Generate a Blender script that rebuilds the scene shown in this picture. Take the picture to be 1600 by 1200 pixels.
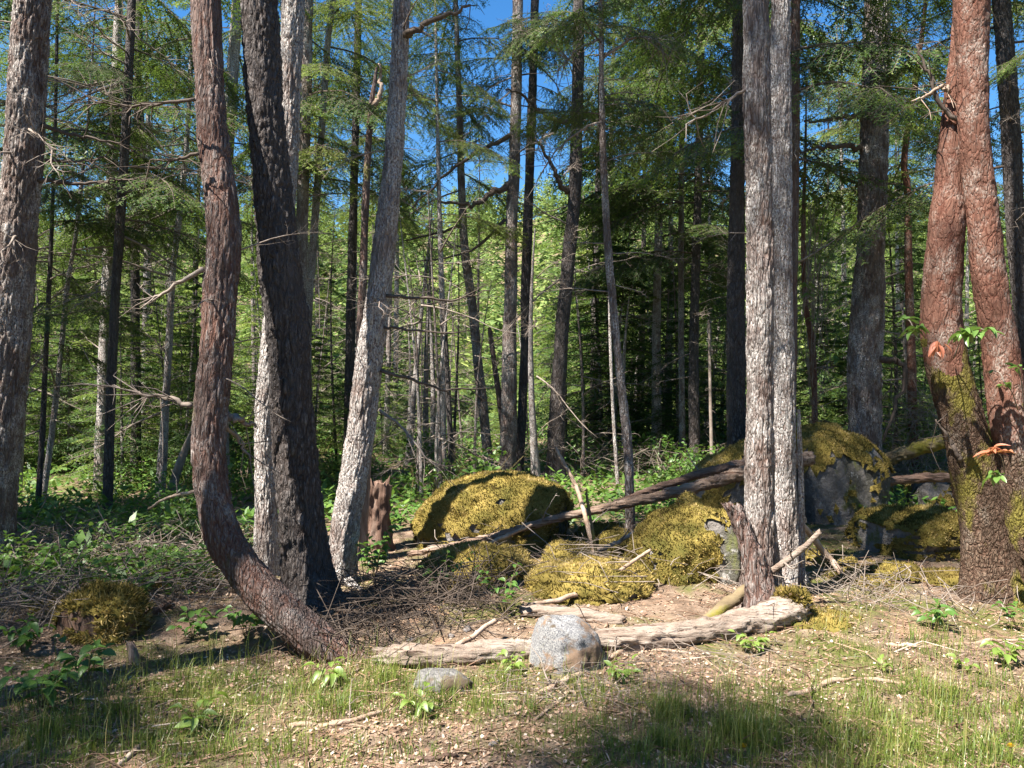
import bpy, bmesh, math, random
import numpy as np
from mathutils import Vector, Matrix, Euler

R = math.radians
SC = bpy.context.scene
COL = SC.collection
for o in list(bpy.data.objects):
    bpy.data.objects.remove(o)

# ------------------------------------------------------------------ camera
EYE = 1.6
FPX = 1200.0                       # focal length in photo pixels (photo 1600 x 1200)
cd = bpy.data.cameras.new('camera')
cam = bpy.data.objects.new('camera', cd); COL.objects.link(cam)
cam.location = (0, 0, EYE); cam.rotation_euler = (R(90), 0, 0)
cd.sensor_width = 36; cd.lens = 27.0; cd.clip_start = 0.05; cd.clip_end = 2000
SC.camera = cam

# ------------------------------------------------------------------ sky, sun, exposure
SUN_EL = R(56)
SUN_H = Vector((-0.80, -0.60, 0)).normalized()
TO_SUN = Vector((SUN_H.x*math.cos(SUN_EL), SUN_H.y*math.cos(SUN_EL), math.sin(SUN_EL)))
w = bpy.data.worlds.new('World'); SC.world = w; w.use_nodes = True
nt = w.node_tree; nt.nodes.clear()
sky = nt.nodes.new('ShaderNodeTexSky'); sky.sky_type = 'NISHITA'; sky.sun_disc = False
sky.sun_elevation = SUN_EL; sky.sun_rotation = math.atan2(TO_SUN.x, TO_SUN.y)
sky.altitude = 500; sky.air_density = 1.0; sky.dust_density = 0.2; sky.ozone_density = 3.0
bg = nt.nodes.new('ShaderNodeBackground'); bg.inputs['Strength'].default_value = 0.065
hs = nt.nodes.new('ShaderNodeHueSaturation'); hs.inputs['Saturation'].default_value = 1.3
wo = nt.nodes.new('ShaderNodeOutputWorld')
nt.links.new(sky.outputs[0], hs.inputs['Color']); nt.links.new(hs.outputs[0], bg.inputs[0]); nt.links.new(bg.outputs[0], wo.inputs[0])
sd = bpy.data.lights.new('sun', 'SUN'); sd.energy = 5.0; sd.angle = R(0.5); sd.color = (1.0, 0.94, 0.85)
sun = bpy.data.objects.new('sun', sd); COL.objects.link(sun)
sun.location = TO_SUN*60; sun.rotation_euler = TO_SUN.to_track_quat('Z', 'Y').to_euler()
VS = SC.view_settings
VS.view_transform = 'Standard'; VS.look = 'None'; VS.gamma = 1; VS.use_curve_mapping = False
VS.exposure = 1.9
SC.cycles.max_bounces = 4; SC.cycles.diffuse_bounces = 2; SC.cycles.glossy_bounces = 1
SC.cycles.transmission_bounces = 3; SC.cycles.transparent_max_bounces = 4

# ------------------------------------------------------------------ noise
_rng = np.random.RandomState(7)
_P = np.concatenate([_rng.permutation(256)]*3)
_G = _rng.normal(size=(256, 3)); _G /= np.linalg.norm(_G, axis=1)[:, None]
_J = _rng.rand(256, 3)
def _h(i, j, k): return _P[_P[_P[i & 255] + (j & 255)] + (k & 255)]
def perlin(p):
    p = np.asarray(p, float); i = np.floor(p).astype(int); f = p - i
    u = f*f*f*(f*(f*6-15)+10); out = 0
    for a in (0, 1):
        for b in (0, 1):
            for c in (0, 1):
                g = _G[_h(i[:, 0]+a, i[:, 1]+b, i[:, 2]+c)]
                d = f - np.array([a, b, c])
                ww = (u[:, 0] if a else 1-u[:, 0])*(u[:, 1] if b else 1-u[:, 1])*(u[:, 2] if c else 1-u[:, 2])
                out = out + ww*(g*d).sum(1)
    return out*1.5
def fbm(p, o=4, g=.5):
    p = np.asarray(p, float); s = 0; a = 1
    for k in range(o):
        s = s + a*perlin(p*(2.03**k) + 17.3*k); a *= g
    return s
def worley(p):
    p = np.asarray(p, float); i = np.floor(p).astype(int); f = p - i
    f1 = np.full(len(p), 9.); f2 = np.full(len(p), 9.); idn = np.zeros(len(p))
    for a in (-1, 0, 1):
        for b in (-1, 0, 1):
            for c in (-1, 0, 1):
                hh = _h(i[:, 0]+a, i[:, 1]+b, i[:, 2]+c)
                d = np.sqrt(((np.array([a, b, c]) + _J[hh] - f)**2).sum(1))
                m = d < f1
                f2 = np.where(m, f1, np.minimum(f2, d)); idn = np.where(m, hh/255., idn); f1 = np.where(m, d, f1)
    return f1, f2, idn
def sstep(a, b, x):
    t = np.clip((x-a)/(b-a), 0, 1); return t*t*(3-2*t)
def nrm(v): return v/np.maximum(np.linalg.norm(v, axis=-1, keepdims=True), 1e-9)

# ------------------------------------------------------------------ ground height, pixel -> world
MOUNDS = [(-0.1, 7.0, 1.3, .9, .07), (1.1, 6.0, 1.3, .8, .10), (3.4, 7.6, 1.6, 1.4, .14), (2.2, 5.2, .8, .4, .05),
          (-1.5, 5.3, .8, .5, .06), (-2.9, 5.0, .8, .6, .05), (-0.4, 5.2, .9, .4, .05), (-5.5, 8, 2, 2, .1)]
def H(x, y):
    x = np.atleast_1d(np.asarray(x, float)); y = np.atleast_1d(np.asarray(y, float))
    q = np.stack([x, y, 0*x], 1)
    near = sstep(3.6, 5.5, y)
    h = .05*fbm(q*.55, 3)*(.35+.65*near) + .030*fbm(q*2.4+5, 3)*(.5+.5*near) + .010*fbm(q*9+3, 3)*(y < 14)
    for mx, my, sx, sy, a in MOUNDS:
        h = h + a*np.exp(-((x-mx)/sx)**2 - ((y-my)/sy)**2)
    far = np.clip(y-26, 0, None)
    up = .05*np.clip(far, 0, 40) + .27*np.clip(y-75, 0, 190)*sstep(60, 130, y)
    up = up*(1+.10*np.sin(x*.018+1.0)+.05*np.sin(x*.05)) - .3*np.clip(y-300, 0, None)
    return h + up + sstep(12, 60, y)*.8*fbm(q*.05+9, 2)
def h1(x, y): return float(H(x, y)[0])
def P(px, py, Y): return Vector(((px-800)/FPX*Y, Y, EYE-(py-600)/FPX*Y))
def G(px, py):
    "point where the photo ray meets the ground"
    ys = np.concatenate([np.linspace(1.5, 14, 1200), np.linspace(14.05, 60, 400)])
    z = EYE-(py-600)/FPX*ys; g = H((px-800)/FPX*ys, ys)
    k = int(np.argmax(z <= g)) if (z <= g).any() else len(ys)-1
    return Vector(((px-800)/FPX*ys[k], ys[k], g[k]))

# ------------------------------------------------------------------ mesh + object helpers
def mk(name, V, F, mats, mi=None, smooth=True, attrs=None):
    "F: list of (n,3)/(n,4) index arrays; mi: material index per array"
    me = bpy.data.meshes.new(name)
    V = np.asarray(V, np.float32); F = [np.asarray(f, np.int32) for f in F if len(f)]
    me.vertices.add(len(V)); me.vertices.foreach_set('co', V.ravel())
    li = np.concatenate([f.ravel() for f in F]); tot = np.concatenate([np.full(len(f), f.shape[1], np.int32) for f in F])
    me.loops.add(len(li)); me.loops.foreach_set('vertex_index', li)
    me.polygons.add(len(tot)); st = np.concatenate([[0], np.cumsum(tot)[:-1]]).astype(np.int32)
    me.polygons.foreach_set('loop_start', st); me.polygons.foreach_set('loop_total', tot)
    if mi is not None:
        me.polygons.foreach_set('material_index', np.concatenate([np.full(len(f), m, np.int32) for f, m in zip(F, mi)]))
    me.polygons.foreach_set('use_smooth', np.full(len(tot), smooth, bool))
    for k, a in (attrs or {}).items():
        at = me.attributes.new(k, 'FLOAT', 'POINT'); at.data.foreach_set('value', np.asarray(a, np.float32))
    for m in (mats if isinstance(mats, (list, tuple)) else [mats]): me.materials.append(m)
    me.update(calc_edges=True); me.validate()
    return me
def ob(name, me, parent=None, loc=(0, 0, 0), rot=(0, 0, 0), scale=(1, 1, 1)):
    o = bpy.data.objects.new(name, me); COL.objects.link(o)
    o.parent = parent; o.location = loc; o.rotation_euler = rot
    o.scale = scale if hasattr(scale, '__len__') else (scale,)*3
    return o
def tag(o, label=None, cat=None, group=None, kind=None):
    if label: o['label'] = label
    if cat: o['category'] = cat
    if group: o['group'] = group
    if kind: o['kind'] = kind
    return o
def thing(name, label, cat, loc, group=None): return tag(ob(name, None, None, loc), label, cat, group)

class Buf:
    def __init__(s): s.V = []; s.F = {}; s.n = 0; s.A = []
    def add(s, V, F, m=0, a=0.5):
        V = np.asarray(V, float)
        if not len(V): return
        s.V.append(V); s.F.setdefault((m, np.shape(F)[1]), []).append(np.asarray(F)+s.n); s.n += len(V)
        s.A.append(np.broadcast_to(np.asarray(a, float), (len(V),)))
    def mesh(s, name, mats, smooth=True, attr='rnd'):
        ks = list(s.F); return mk(name, np.concatenate(s.V), [np.concatenate(s.F[k]) for k in ks], mats, [k[0] for k in ks], smooth, {attr: np.concatenate(s.A)})

def tube(pts, rad, sides=6, cap=True, seed=None, rough=0.0):
    pts = np.asarray(pts, float); n = len(pts); rad = np.broadcast_to(np.asarray(rad, float), (n,))
    T = nrm(np.gradient(pts, axis=0))
    ref = np.where(np.abs(T[:, 2:3]) > .8, np.array([[1., 0, 0]]), np.array([[0, 0, 1.]]))
    if np.abs(T[:, 2]).mean() > .6: ref = np.tile([[1., 0, 0]], (n, 1))
    else: ref = np.tile([[0.02, 0.03, 1.]], (n, 1))
    U = nrm(np.cross(ref, T)); W = np.cross(T, U)
    th = np.arange(sides)*2*np.pi/sides
    rr = rad[:, None]*np.ones(sides)
    if rough:
        q = np.stack(np.broadcast_arrays(np.cos(th)[None]*2.2, np.sin(th)[None]*2.2, (np.arange(n)*.35)[:, None]), -1).reshape(-1, 3)
        rr = rr*(1+rough*fbm(q+(seed or 0)*7.7, 3).reshape(n, sides))
    V = pts[:, None] + rr[..., None]*(np.cos(th)[None, :, None]*U[:, None] + np.sin(th)[None, :, None]*W[:, None])
    V = V.reshape(-1, 3)
    i = np.arange(n-1)[:, None]*sides; j = np.arange(sides)[None]; k = (j+1) % sides
    F = np.stack([i+j, i+k, i+sides+k, i+sides+j], -1).reshape(-1, 4)
    if cap:
        V = np.concatenate([V, pts[:1], pts[-1:]]); c0 = n*sides
        j = np.arange(sides); k = (j+1) % sides
        c = np.concatenate([np.stack([k, j, j, np.full(sides, c0)], 1)[:, [0, 1, 3]], np.stack([j+(n-1)*sides, k+(n-1)*sides, np.full(sides, c0+1)], 1)])
        return V, F, c
    return V, F, np.zeros((0, 3), int)
def add_tube(b, pts, rad, sides=5, m=0, a=.5, cap=True, rough=0, seed=0):
    V, F, c = tube(pts, rad, sides, cap, seed, rough); n0 = b.n
    b.add(V, F, m, a)
    if len(c): b.F.setdefault((m, 3), []).append(c+n0)
def smooth_path(pts, n):
    "Catmull-Rom through the points, n samples, works on any columns"
    p = np.asarray(pts, float)
    if len(p) == 2: t = np.linspace(0, 1, n)[:, None]; return p[0]*(1-t)+p[1]*t
    p = np.concatenate([[2*p[0]-p[1]], p, [2*p[-1]-p[-2]]]); m = len(p)-3
    t = np.linspace(0, m-1e-6, n); k = t.astype(int); u = (t-k)[:, None]
    a, b_, c, d = p[k], p[k+1], p[k+2], p[k+3]
    return .5*((2*b_)+(-a+c)*u+(2*a-5*b_+4*c-d)*u*u+(-a+3*b_-3*c+d)*u**3)

# ------------------------------------------------------------------ materials
def ramp(nt, stops, x=None):
    r = nt.nodes.new('ShaderNodeValToRGB'); e = r.color_ramp.elements
    while len(e) < len(stops): e.new(.5)
    for el, (p_, c) in zip(e, stops): el.position = p_; el.color = (*c, 1)
    return r
def noise_node(nt, vec, scale, detail=5, rough=.6, kind='noise'):
    if kind == 'noise':
        n = nt.nodes.new('ShaderNodeTexNoise'); n.inputs['Detail'].default_value = detail; n.inputs['Roughness'].default_value = rough
    else:
        n = nt.nodes.new('ShaderNodeTexVoronoi'); n.feature = kind
    n.inputs['Scale'].default_value = scale; nt.links.new(vec, n.inputs['Vector']); return n
def mixc(nt, fac, a, b):
    m = nt.nodes.new('ShaderNodeMix'); m.data_type = 'RGBA'
    for v, s in ((fac, m.inputs[0]), (a, m.inputs[6]), (b, m.inputs[7])):
        if hasattr(v, 'is_output') or hasattr(v, 'links'): nt.links.new(v, s)
        elif isinstance(v, (int, float)): s.default_value = v
        else: s.default_value = (*v, 1)
    return m.outputs[2]
def newmat(name):
    m = bpy.data.materials.new(name); m.use_nodes = True; nt = m.node_tree; nt.nodes.clear()
    out = nt.nodes.new('ShaderNodeOutputMaterial'); return m, nt, out
def ovec(nt, sc=(1, 1, 1), space='Object'):
    tc = nt.nodes.new('ShaderNodeTexCoord'); mp = nt.nodes.new('ShaderNodeMapping'); mp.inputs['Scale'].default_value = sc
    nt.links.new(tc.outputs[space], mp.inputs['Vector']); return mp.outputs[0]
def surf(name, stops, scale=3, stretch=(1, 1, 1), patches=(), bump=.4, bscale=30, bdist=.01, rough=.9, space='Object', detail=6, spec=.2):
    "layered noise colour: stops on a noise, then (colour, scale, lo, hi, stretch) patches over it, and a bump"
    m, nt, out = newmat(name); v = ovec(nt, stretch, space)
    n = noise_node(nt, v, scale, detail, .68)
    r = ramp(nt, stops); nt.links.new(n.outputs['Fac'], r.inputs[0]); c = r.outputs[0]
    for pc, ps, lo, hi, pst in patches:
        pv = ovec(nt, pst, space); pn = noise_node(nt, pv, ps, 5, .65)
        mr = nt.nodes.new('ShaderNodeMapRange'); mr.inputs[1].default_value = lo; mr.inputs[2].default_value = hi
        nt.links.new(pn.outputs['Fac'], mr.inputs[0]); c = mixc(nt, mr.outputs[0], c, pc)
    b = nt.nodes.new('ShaderNodeBsdfPrincipled'); b.inputs['Roughness'].default_value = rough
    b.inputs['Specular IOR Level'].default_value = spec
    nt.links.new(c, b.inputs['Base Color'])
    bn = noise_node(nt, v, bscale, 6, .7); bp = nt.nodes.new('ShaderNodeBump'); bp.inputs['Strength'].default_value = bump
    bp.inputs['Distance'].default_value = bdist
    nt.links.new(bn.outputs['Fac'], bp.inputs['Height']); nt.links.new(bp.outputs[0], b.inputs['Normal'])
    nt.links.new(b.outputs[0], out.inputs[0]); return m
def leafy(name, stops, trans=.35, tcol=1.25, gloss=.08, objvar=.25, rough=.5):
    "foliage: colour from the per-leaf attribute rnd, shifted a little per object; lets light through"
    m, nt, out = newmat(name)
    at = nt.nodes.new('ShaderNodeAttribute'); at.attribute_name = 'rnd'
    oi = nt.nodes.new('ShaderNodeObjectInfo')
    ma = nt.nodes.new('ShaderNodeMath'); ma.operation = 'MULTIPLY_ADD'
    nt.links.new(oi.outputs['Random'], ma.inputs[0]); ma.inputs[1].default_value = objvar
    ad = nt.nodes.new('ShaderNodeMath'); ad.operation = 'SUBTRACT'
    nt.links.new(at.outputs['Fac'], ma.inputs[2]); nt.links.new(ma.outputs[0], ad.inputs[0]); ad.inputs[1].default_value = objvar/2
    r = ramp(nt, stops); nt.links.new(ad.outputs[0], r.inputs[0])
    d = nt.nodes.new('ShaderNodeBsdfDiffuse'); t = nt.nodes.new('ShaderNodeBsdfTranslucent'); g = nt.nodes.new('ShaderNodeBsdfGlossy')
    g.inputs['Roughness'].default_value = rough; g.inputs['Color'].default_value = (.8, .8, .8, 1)
    mu = mixc(nt, 0.25, r.outputs[0], (.22, .30, .02))
    nt.links.new(r.outputs[0], d.inputs[0]); nt.links.new(mu, t.inputs[0])
    m1 = nt.nodes.new('ShaderNodeMixShader'); m1.inputs[0].default_value = trans
    nt.links.new(d.outputs[0], m1.inputs[1]); nt.links.new(t.outputs[0], m1.inputs[2])
    m2 = nt.nodes.new('ShaderNodeMixShader'); m2.inputs[0].default_value = gloss
    nt.links.new(m1.outputs[0], m2.inputs[1]); nt.links.new(g.outputs[0], m2.inputs[2])
    nt.links.new(m2.outputs[0], out.inputs[0]); return m
def bark(name, plate, crev, lichen, lich_lo=.52, moss=None, fine=55, stretch=.3, bump=1.0, bdist=.012, fiss=.16):
    m, nt, out = newmat(name)
    def mrange(x, lo, hi):
        mr = nt.nodes.new('ShaderNodeMapRange'); mr.inputs[1].default_value = lo; mr.inputs[2].default_value = hi; nt.links.new(x, mr.inputs[0]); return mr.outputs[0]
    def mul(a, b_):
        mm = nt.nodes.new('ShaderNodeMath'); mm.operation = 'MULTIPLY'; nt.links.new(a, mm.inputs[0])
        if isinstance(b_, float): mm.inputs[1].default_value = b_
        else: nt.links.new(b_, mm.inputs[1])
        return mm.outputs[0]
    v0 = ovec(nt, (1, 1, stretch)); v1 = ovec(nt, (1, 1, .6))
    wn = noise_node(nt, v0, 14, 3, .6); wv = nt.nodes.new('ShaderNodeVectorMath'); wv.operation = 'MULTIPLY_ADD'
    nt.links.new(wn.outputs['Color'], wv.inputs[0]); wv.inputs[1].default_value = (.05, .05, .05); nt.links.new(v0, wv.inputs[2]); v = wv.outputs[0]
    n = noise_node(nt, v, fine*.8, 6, .72); r = ramp(nt, [(.30, [c*.75 for c in plate]), (.5, plate), (.72, [min(1, c*1.5) for c in plate])])
    nt.links.new(n.outputs['Fac'], r.inputs[0]); c = r.outputs[0]
    # furrows between the plates, in two sizes: the darker inner bark
    e1 = noise_node(nt, v, fine, kind='DISTANCE_TO_EDGE'); e2 = noise_node(nt, v, fine*.42, kind='DISTANCE_TO_EDGE')
    inv = lambda x, hi: mrange(x.outputs['Distance'], hi, .0)
    c = mixc(nt, mul(inv(e1, fiss), .8), c, crev); c = mixc(nt, mul(inv(e2, fiss*.8), .9), c, crev)
    at = nt.nodes.new('ShaderNodeAttribute'); at.attribute_name = 'crev'; c = mixc(nt, mul(at.outputs['Fac'], .6), c, crev)
    vs = ovec(nt, (1, 1, .16)); big = noise_node(nt, vs, 7, 5, .65); c = mixc(nt, mul(mrange(big.outputs['Fac'], .46, .60), .7), c, [x_*.5+y_*.12 for x_, y_ in zip(plate, crev)])
    big2 = noise_node(nt, v1, 1.6, 4, .6); c = mixc(nt, mul(mrange(big2.outputs['Fac'], .5, .62), .6), c, [.55*x_+.45*y_ for x_, y_ in zip(plate, crev)])
    ln = noise_node(nt, v1, 4.5, 8, .75); lf = noise_node(nt, v1, 90, 4, .65)
    c = mixc(nt, mul(mrange(ln.outputs['Fac'], lich_lo, lich_lo+.12), mrange(lf.outputs['Fac'], .42, .56)), c, lichen)
    if moss:
        mn = noise_node(nt, v1, 3.1, 6, .7); c = mixc(nt, mrange(mn.outputs['Fac'], moss[1], moss[1]+.08), c, moss[0])
    b = nt.nodes.new('ShaderNodeBsdfPrincipled'); b.inputs['Roughness'].default_value = .95; b.inputs['Specular IOR Level'].default_value = .12
    nt.links.new(c, b.inputs['Base Color'])
    a1 = nt.nodes.new('ShaderNodeMath'); nt.links.new(mul(mrange(e1.outputs['Distance'], 0., fiss*1.3), .8), a1.inputs[0]); nt.links.new(mul(mrange(e2.outputs['Distance'], 0., fiss), 1.0), a1.inputs[1])
    nb = noise_node(nt, v, fine*2, 6, .75); a2 = nt.nodes.new('ShaderNodeMath'); nt.links.new(a1.outputs[0], a2.inputs[0]); nt.links.new(nb.outputs['Fac'], a2.inputs[1])
    bp = nt.nodes.new('ShaderNodeBump'); bp.inputs['Strength'].default_value = bump; bp.inputs['Distance'].default_value = bdist
    nt.links.new(a2.outputs[0], bp.inputs['Height']); nt.links.new(bp.outputs[0], b.inputs['Normal'])
    nt.links.new(b.outputs[0], out.inputs[0]); return m

M = {}
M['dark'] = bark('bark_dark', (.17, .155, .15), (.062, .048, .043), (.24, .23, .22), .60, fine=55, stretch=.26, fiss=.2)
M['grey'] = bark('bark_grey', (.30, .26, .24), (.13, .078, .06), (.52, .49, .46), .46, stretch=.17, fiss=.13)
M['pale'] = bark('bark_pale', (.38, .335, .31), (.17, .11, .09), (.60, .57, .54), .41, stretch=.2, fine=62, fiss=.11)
M['red'] = bark('bark_red', (.22, .185, .17), (.14, .07, .052), (.36, .33, .31), .52, stretch=.13, moss=((.16, .15, .05), .60))
M['madrone'] = bark('bark_madrone', (.175, .092, .066), (.105, .04, .027), (.29, .235, .20), .50, fine=40, stretch=.35, bump=.6, fiss=.1)
M['madrone_low'] = bark('bark_madrone_old', (.15, .105, .075), (.085, .047, .032), (.24, .20, .16), .54, moss=((.17, .145, .035), .52), fine=55, stretch=.5)
M['twig'] = surf('dead_twig_bark', [(.3, (.14, .105, .085)), (.6, (.27, .225, .19)), (.8, (.38, .34, .30))], 9, bump=.3)
M['twig_dark'] = surf('live_twig_bark', [(.3, (.06, .045, .036)), (.7, (.14, .11, .09))], 9, bump=.3)
M['wood'] = surf('weathered_wood', [(.28, (.17, .105, .07)), (.5, (.36, .26, .19)), (.72, (.52, .44, .37))], 7, (1, 1, 1), bump=.7, bscale=45, bdist=.01)
M['needle'] = leafy('fir_needles', [(0, (.026, .06, .018)), (.45, (.062, .12, .028)), (.75, (.13, .19, .04)), (1, (.22, .28, .055))], .45, gloss=.03)
M['needle_pale'] = leafy('young_needles', [(0, (.06, .115, .028)), (.5, (.18, .255, .05)), (1, (.36, .40, .09))], .5, gloss=.03)
M['hillneedle'] = leafy('hill_needles', [(0, (.075, .125, .045)), (.5, (.16, .23, .075)), (1, (.30, .35, .11))], .35, gloss=.0)
M['leaf'] = leafy('salal_leaf', [(0, (.05, .11, .025)), (.5, (.09, .19, .035)), (1, (.17, .28, .05))], .4, gloss=.04, rough=.45)
M['leaf_bright'] = leafy('young_leaf', [(0, (.14, .24, .03)), (1, (.25, .36, .06))], .45, gloss=.08)
M['leaf_mad'] = leafy('madrone_leaf', [(0, (.07, .15, .03)), (1, (.16, .27, .06))], .35, gloss=.06, rough=.4)
M['leaf_dry'] = leafy('dry_madrone_leaf', [(0, (.38, .10, .055)), (1, (.50, .20, .10))], .3, gloss=.06)
M['grass'] = leafy('grass_blade', [(0, (.10, .16, .025)), (.5, (.17, .23, .035)), (.8, (.28, .29, .06)), (1, (.42, .36, .14))], .45, gloss=.05, objvar=0)
M['litter'] = leafy('dry_litter', [(0, (.15, .085, .055)), (.45, (.30, .19, .125)), (.8, (.44, .32, .23)), (1, (.56, .46, .38))], .1, gloss=.03, objvar=0)
M['moss'] = leafy('moss_tufts', [(0, (.075, .05, .022)), (.18, (.085, .078, .022)), (.40, (.195, .150, .042)), (.66, (.335, .245, .08)), (1, (.50, .385, .18))], .08, gloss=.0, objvar=.2)
M['rock'] = surf('boulder_rock', [(.3, (.11, .10, .09)), (.55, (.21, .19, .175)), (.8, (.33, .31, .29))], 4, patches=[((.085, .08, .065), 2.3, .50, .60, (1, 1, .5)), ((.12, .125, .05), 5, .56, .64, (1, 1, .6)), ((.30, .29, .27), 14, .60, .66, (1, 1, 1))], bump=1, bscale=9, bdist=.05, detail=10)
M['granite'] = surf('granite', [(.36, (.055, .055, .065)), (.46, (.15, .15, .155)), (.62, (.265, .26, .255))], 120, patches=[((.19, .13, .09), 4.2, .49, .56, (1, 1, 1.6)), ((.09, .07, .05), 9, .58, .66, (1, 1, 1))], bump=.5, bscale=40, bdist=.008, detail=3)
M['granite_dark'] = surf('dull_granite', [(.34, (.05, .05, .052)), (.5, (.13, .125, .12)), (.66, (.22, .21, .20))], 60, patches=[((.10, .075, .05), 5, .5, .6, (1, 1, 1))], bump=.6, bscale=30, bdist=.01)
M['ground'] = surf('forest_floor', [(.25, (.075, .052, .036)), (.45, (.165, .115, .08)), (.62, (.28, .205, .15)), (.8, (.40, .31, .245))], 7,
                   patches=[((.11, .115, .032), .9, .47, .58, (1, 1, 1)), ((.30, .19, .13), 2.6, .56, .66, (1, 1, 1)), ((.10, .065, .045), 5, .58, .66, (1, 1, 1))],
                   bump=.9, bscale=55, bdist=.02, space='Object', detail=10)

# ------------------------------------------------------------------ the setting: one ground sheet with the far slope
def build_ground():
    n = 330; u = np.linspace(-1, 1, n)
    gx = .9*np.sinh(6.7*u); gy = 4.6+1.5*np.sinh(6.2*u); gy = np.maximum(gy, -160+0*gy)
    gy = np.unique(gy); ny = len(gy)
    X, Y = np.meshgrid(gx, gy); Z = H(X.ravel(), Y.ravel())
    V = np.stack([X.ravel(), Y.ravel(), Z], 1)
    i = np.arange(ny-1)[:, None]*n; j = np.arange(n-1)[None]
    F = np.stack([i+j, i+j+1, i+n+j+1, i+n+j], -1).reshape(-1, 4)
    tag(ob('ground', mk('ground', V, [F], M['ground'])), kind='structure')
build_ground()

# ------------------------------------------------------------------ foliage library
def needles(b, A, B, rs, step, ln, wd, m=0, flat=.55, base=None):
    "triangular needle sprays along twig segments A->B, alternating sides"
    D = B-A; L = np.linalg.norm(D, axis=1); D = nrm(D)
    cnt = np.maximum(2, (L/step).astype(int)); idx = np.repeat(np.arange(len(A)), cnt); N = len(idx)
    k = np.arange(N)-np.repeat(np.cumsum(cnt)-cnt, cnt)
    t = (k+rs.rand(N))/cnt[idx]; p = A[idx]+(B-A)[idx]*t[:, None]; d = D[idx]
    s = np.cross(d, [0, 0, 1.]); bad = np.linalg.norm(s, axis=1) < .2; s[bad] = [1, 0, 0]; s = nrm(s)
    s = nrm(s*np.where(k % 2, 1, -1)[:, None] + rs.normal(size=(N, 3))*flat*.6)
    tip = nrm(s*.85+d*.6+[0, 0, -.12])*(ln*(.6+.7*rs.rand(N)))[:, None]
    hw = d*(wd*(.7+.5*rs.rand(N)))[:, None]*.5
    V = np.stack([p-hw, p+hw, p+tip], 1).reshape(-1, 3)
    F = np.arange(3*N).reshape(-1, 3)
    a = (base[idx] if base is not None else .45) + .16*rs.normal(size=N)
    b.add(V, F, m, np.repeat(np.clip(a, 0, 1), 3))
def bough_segs(rs, L, nside, sub, droop=.35, up=.15):
    "main axis along +X with drooping side twigs; returns axis points and twig segments"
    n = 8; t = np.linspace(0, 1, n)
    ax = np.stack([L*t, .08*L*np.sin(t*3+rs.rand()*6)*t, L*(up*t-droop*t*t)+.02*rs.normal(size=n)*L*t], 1)
    A, B = [], []
    for i in range(n-1):
        if t[i] > .12: A.append(ax[i]); B.append(ax[i+1])
    for k in range(nside):
        tt = .10+.88*(k+rs.rand())/nside; p = np.array([np.interp(tt, t, ax[:, c]) for c in range(3)])
        sl = L*(.42*math.sin(math.pi*min(1, tt*.85+.12))**.8+.06)*(.55+.6*rs.rand())
        sg = 1 if k % 2 else -1; an = sg*(.75+.35*rs.rand())
        d = np.array([math.cos(an), math.sin(an), -.22-.35*rs.rand()]); d /= np.linalg.norm(d)
        q = p; 
        for s_ in range(2):
            d2 = d+np.array([0, 0, -.22*s_]); q2 = q+d2*sl*.5; A.append(q); B.append(q2)
            for _ in range(sub):
                f = rs.rand(); o = q+(q2-q)*f; a2 = an+(1 if rs.rand() > .5 else -1)*(.6+.4*rs.rand())
                e = np.array([math.cos(a2), math.sin(a2), -.35-.5*rs.rand()]); e /= np.linalg.norm(e)
                A.append(o); B.append(o+e*sl*(.22+.25*rs.rand())*(1.2-.6*s_))
            q = q2
    return ax, np.array(A), np.array(B)
def mk_bough(seed, L=1.7, nside=32, sub=4, step=.021, ln=.046, wd=.021, mat='needle', tint=.45):
    rs = np.random.RandomState(seed); b = Buf()
    ax, A, B = bough_segs(rs, L, nside, sub, .25+.25*rs.rand(), .05+.2*rs.rand())
    needles(b, A, B, rs, step, ln, wd, 0, base=tint+.14*rs.normal(size=len(A)))
    add_tube(b, ax, np.linspace(.014, .003, len(ax))*L/1.7, 5, 1)
    for a_, b_ in zip(A, B):
        if np.linalg.norm(b_-a_) > .10*L: add_tube(b, np.array([a_, b_]), [.0035, .0015], 3, 1, cap=False)
    return b.mesh('bough', [M[mat], M['twig_dark']], False)
BOUGH = [mk_bough(100+i) for i in range(6)]
BOUGH_PALE = [mk_bough(140+i, mat='needle_pale', tint=.5) for i in range(4)]

def mk_crown(seed, h=10., r=2.0, nb=64, lo=0.0, shape='cone', mat='needle', nside=16, ln=.095, wd=.042, step=.07, top=True, tint=.42, dead=0):
    "whole crown about the trunk axis from z=lo to h, one mesh"
    rs = np.random.RandomState(seed); b = Buf(); AA, BB, TT = [], [], []
    for k in range(nb):
        f = (k+rs.rand())/nb; z = lo+(h-lo)*f
        if shape == 'cone': L = r*(1-f)**.75*(.7+.5*rs.rand())+.18
        else: L = r*(math.sin(math.pi*(f*.9+.06))**.7)*(.55+.6*rs.rand())+.15
        ax, A, B = bough_segs(rs, L, nside, 2, .25+.3*rs.rand(), .15*rs.rand()+.25*f)
        az = k*2.4+rs.rand()*.9; c, s = math.cos(az), math.sin(az); Rm = np.array([[c, s, 0], [-s, c, 0], [0, 0, 1]])
        A = A@Rm+[0, 0, z]; B = B@Rm+[0, 0, z]; AA.append(A); BB.append(B); TT.append(np.full(len(A), tint+.17*rs.normal()))
        add_tube(b, ax@Rm+[0, 0, z], np.linspace(.012+.006*L, .003, len(ax)), 4, 1, cap=False)
    needles(b, np.concatenate(AA), np.concatenate(BB), rs, step, ln, wd, 0, base=np.concatenate(TT))
    return b.mesh('crown', [M[mat], M['twig_dark']], False)
CROWN = [mk_crown(200+i, 10, 2.0+.25*(i % 3), 60, 0, 'egg') for i in range(4)]
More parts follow.
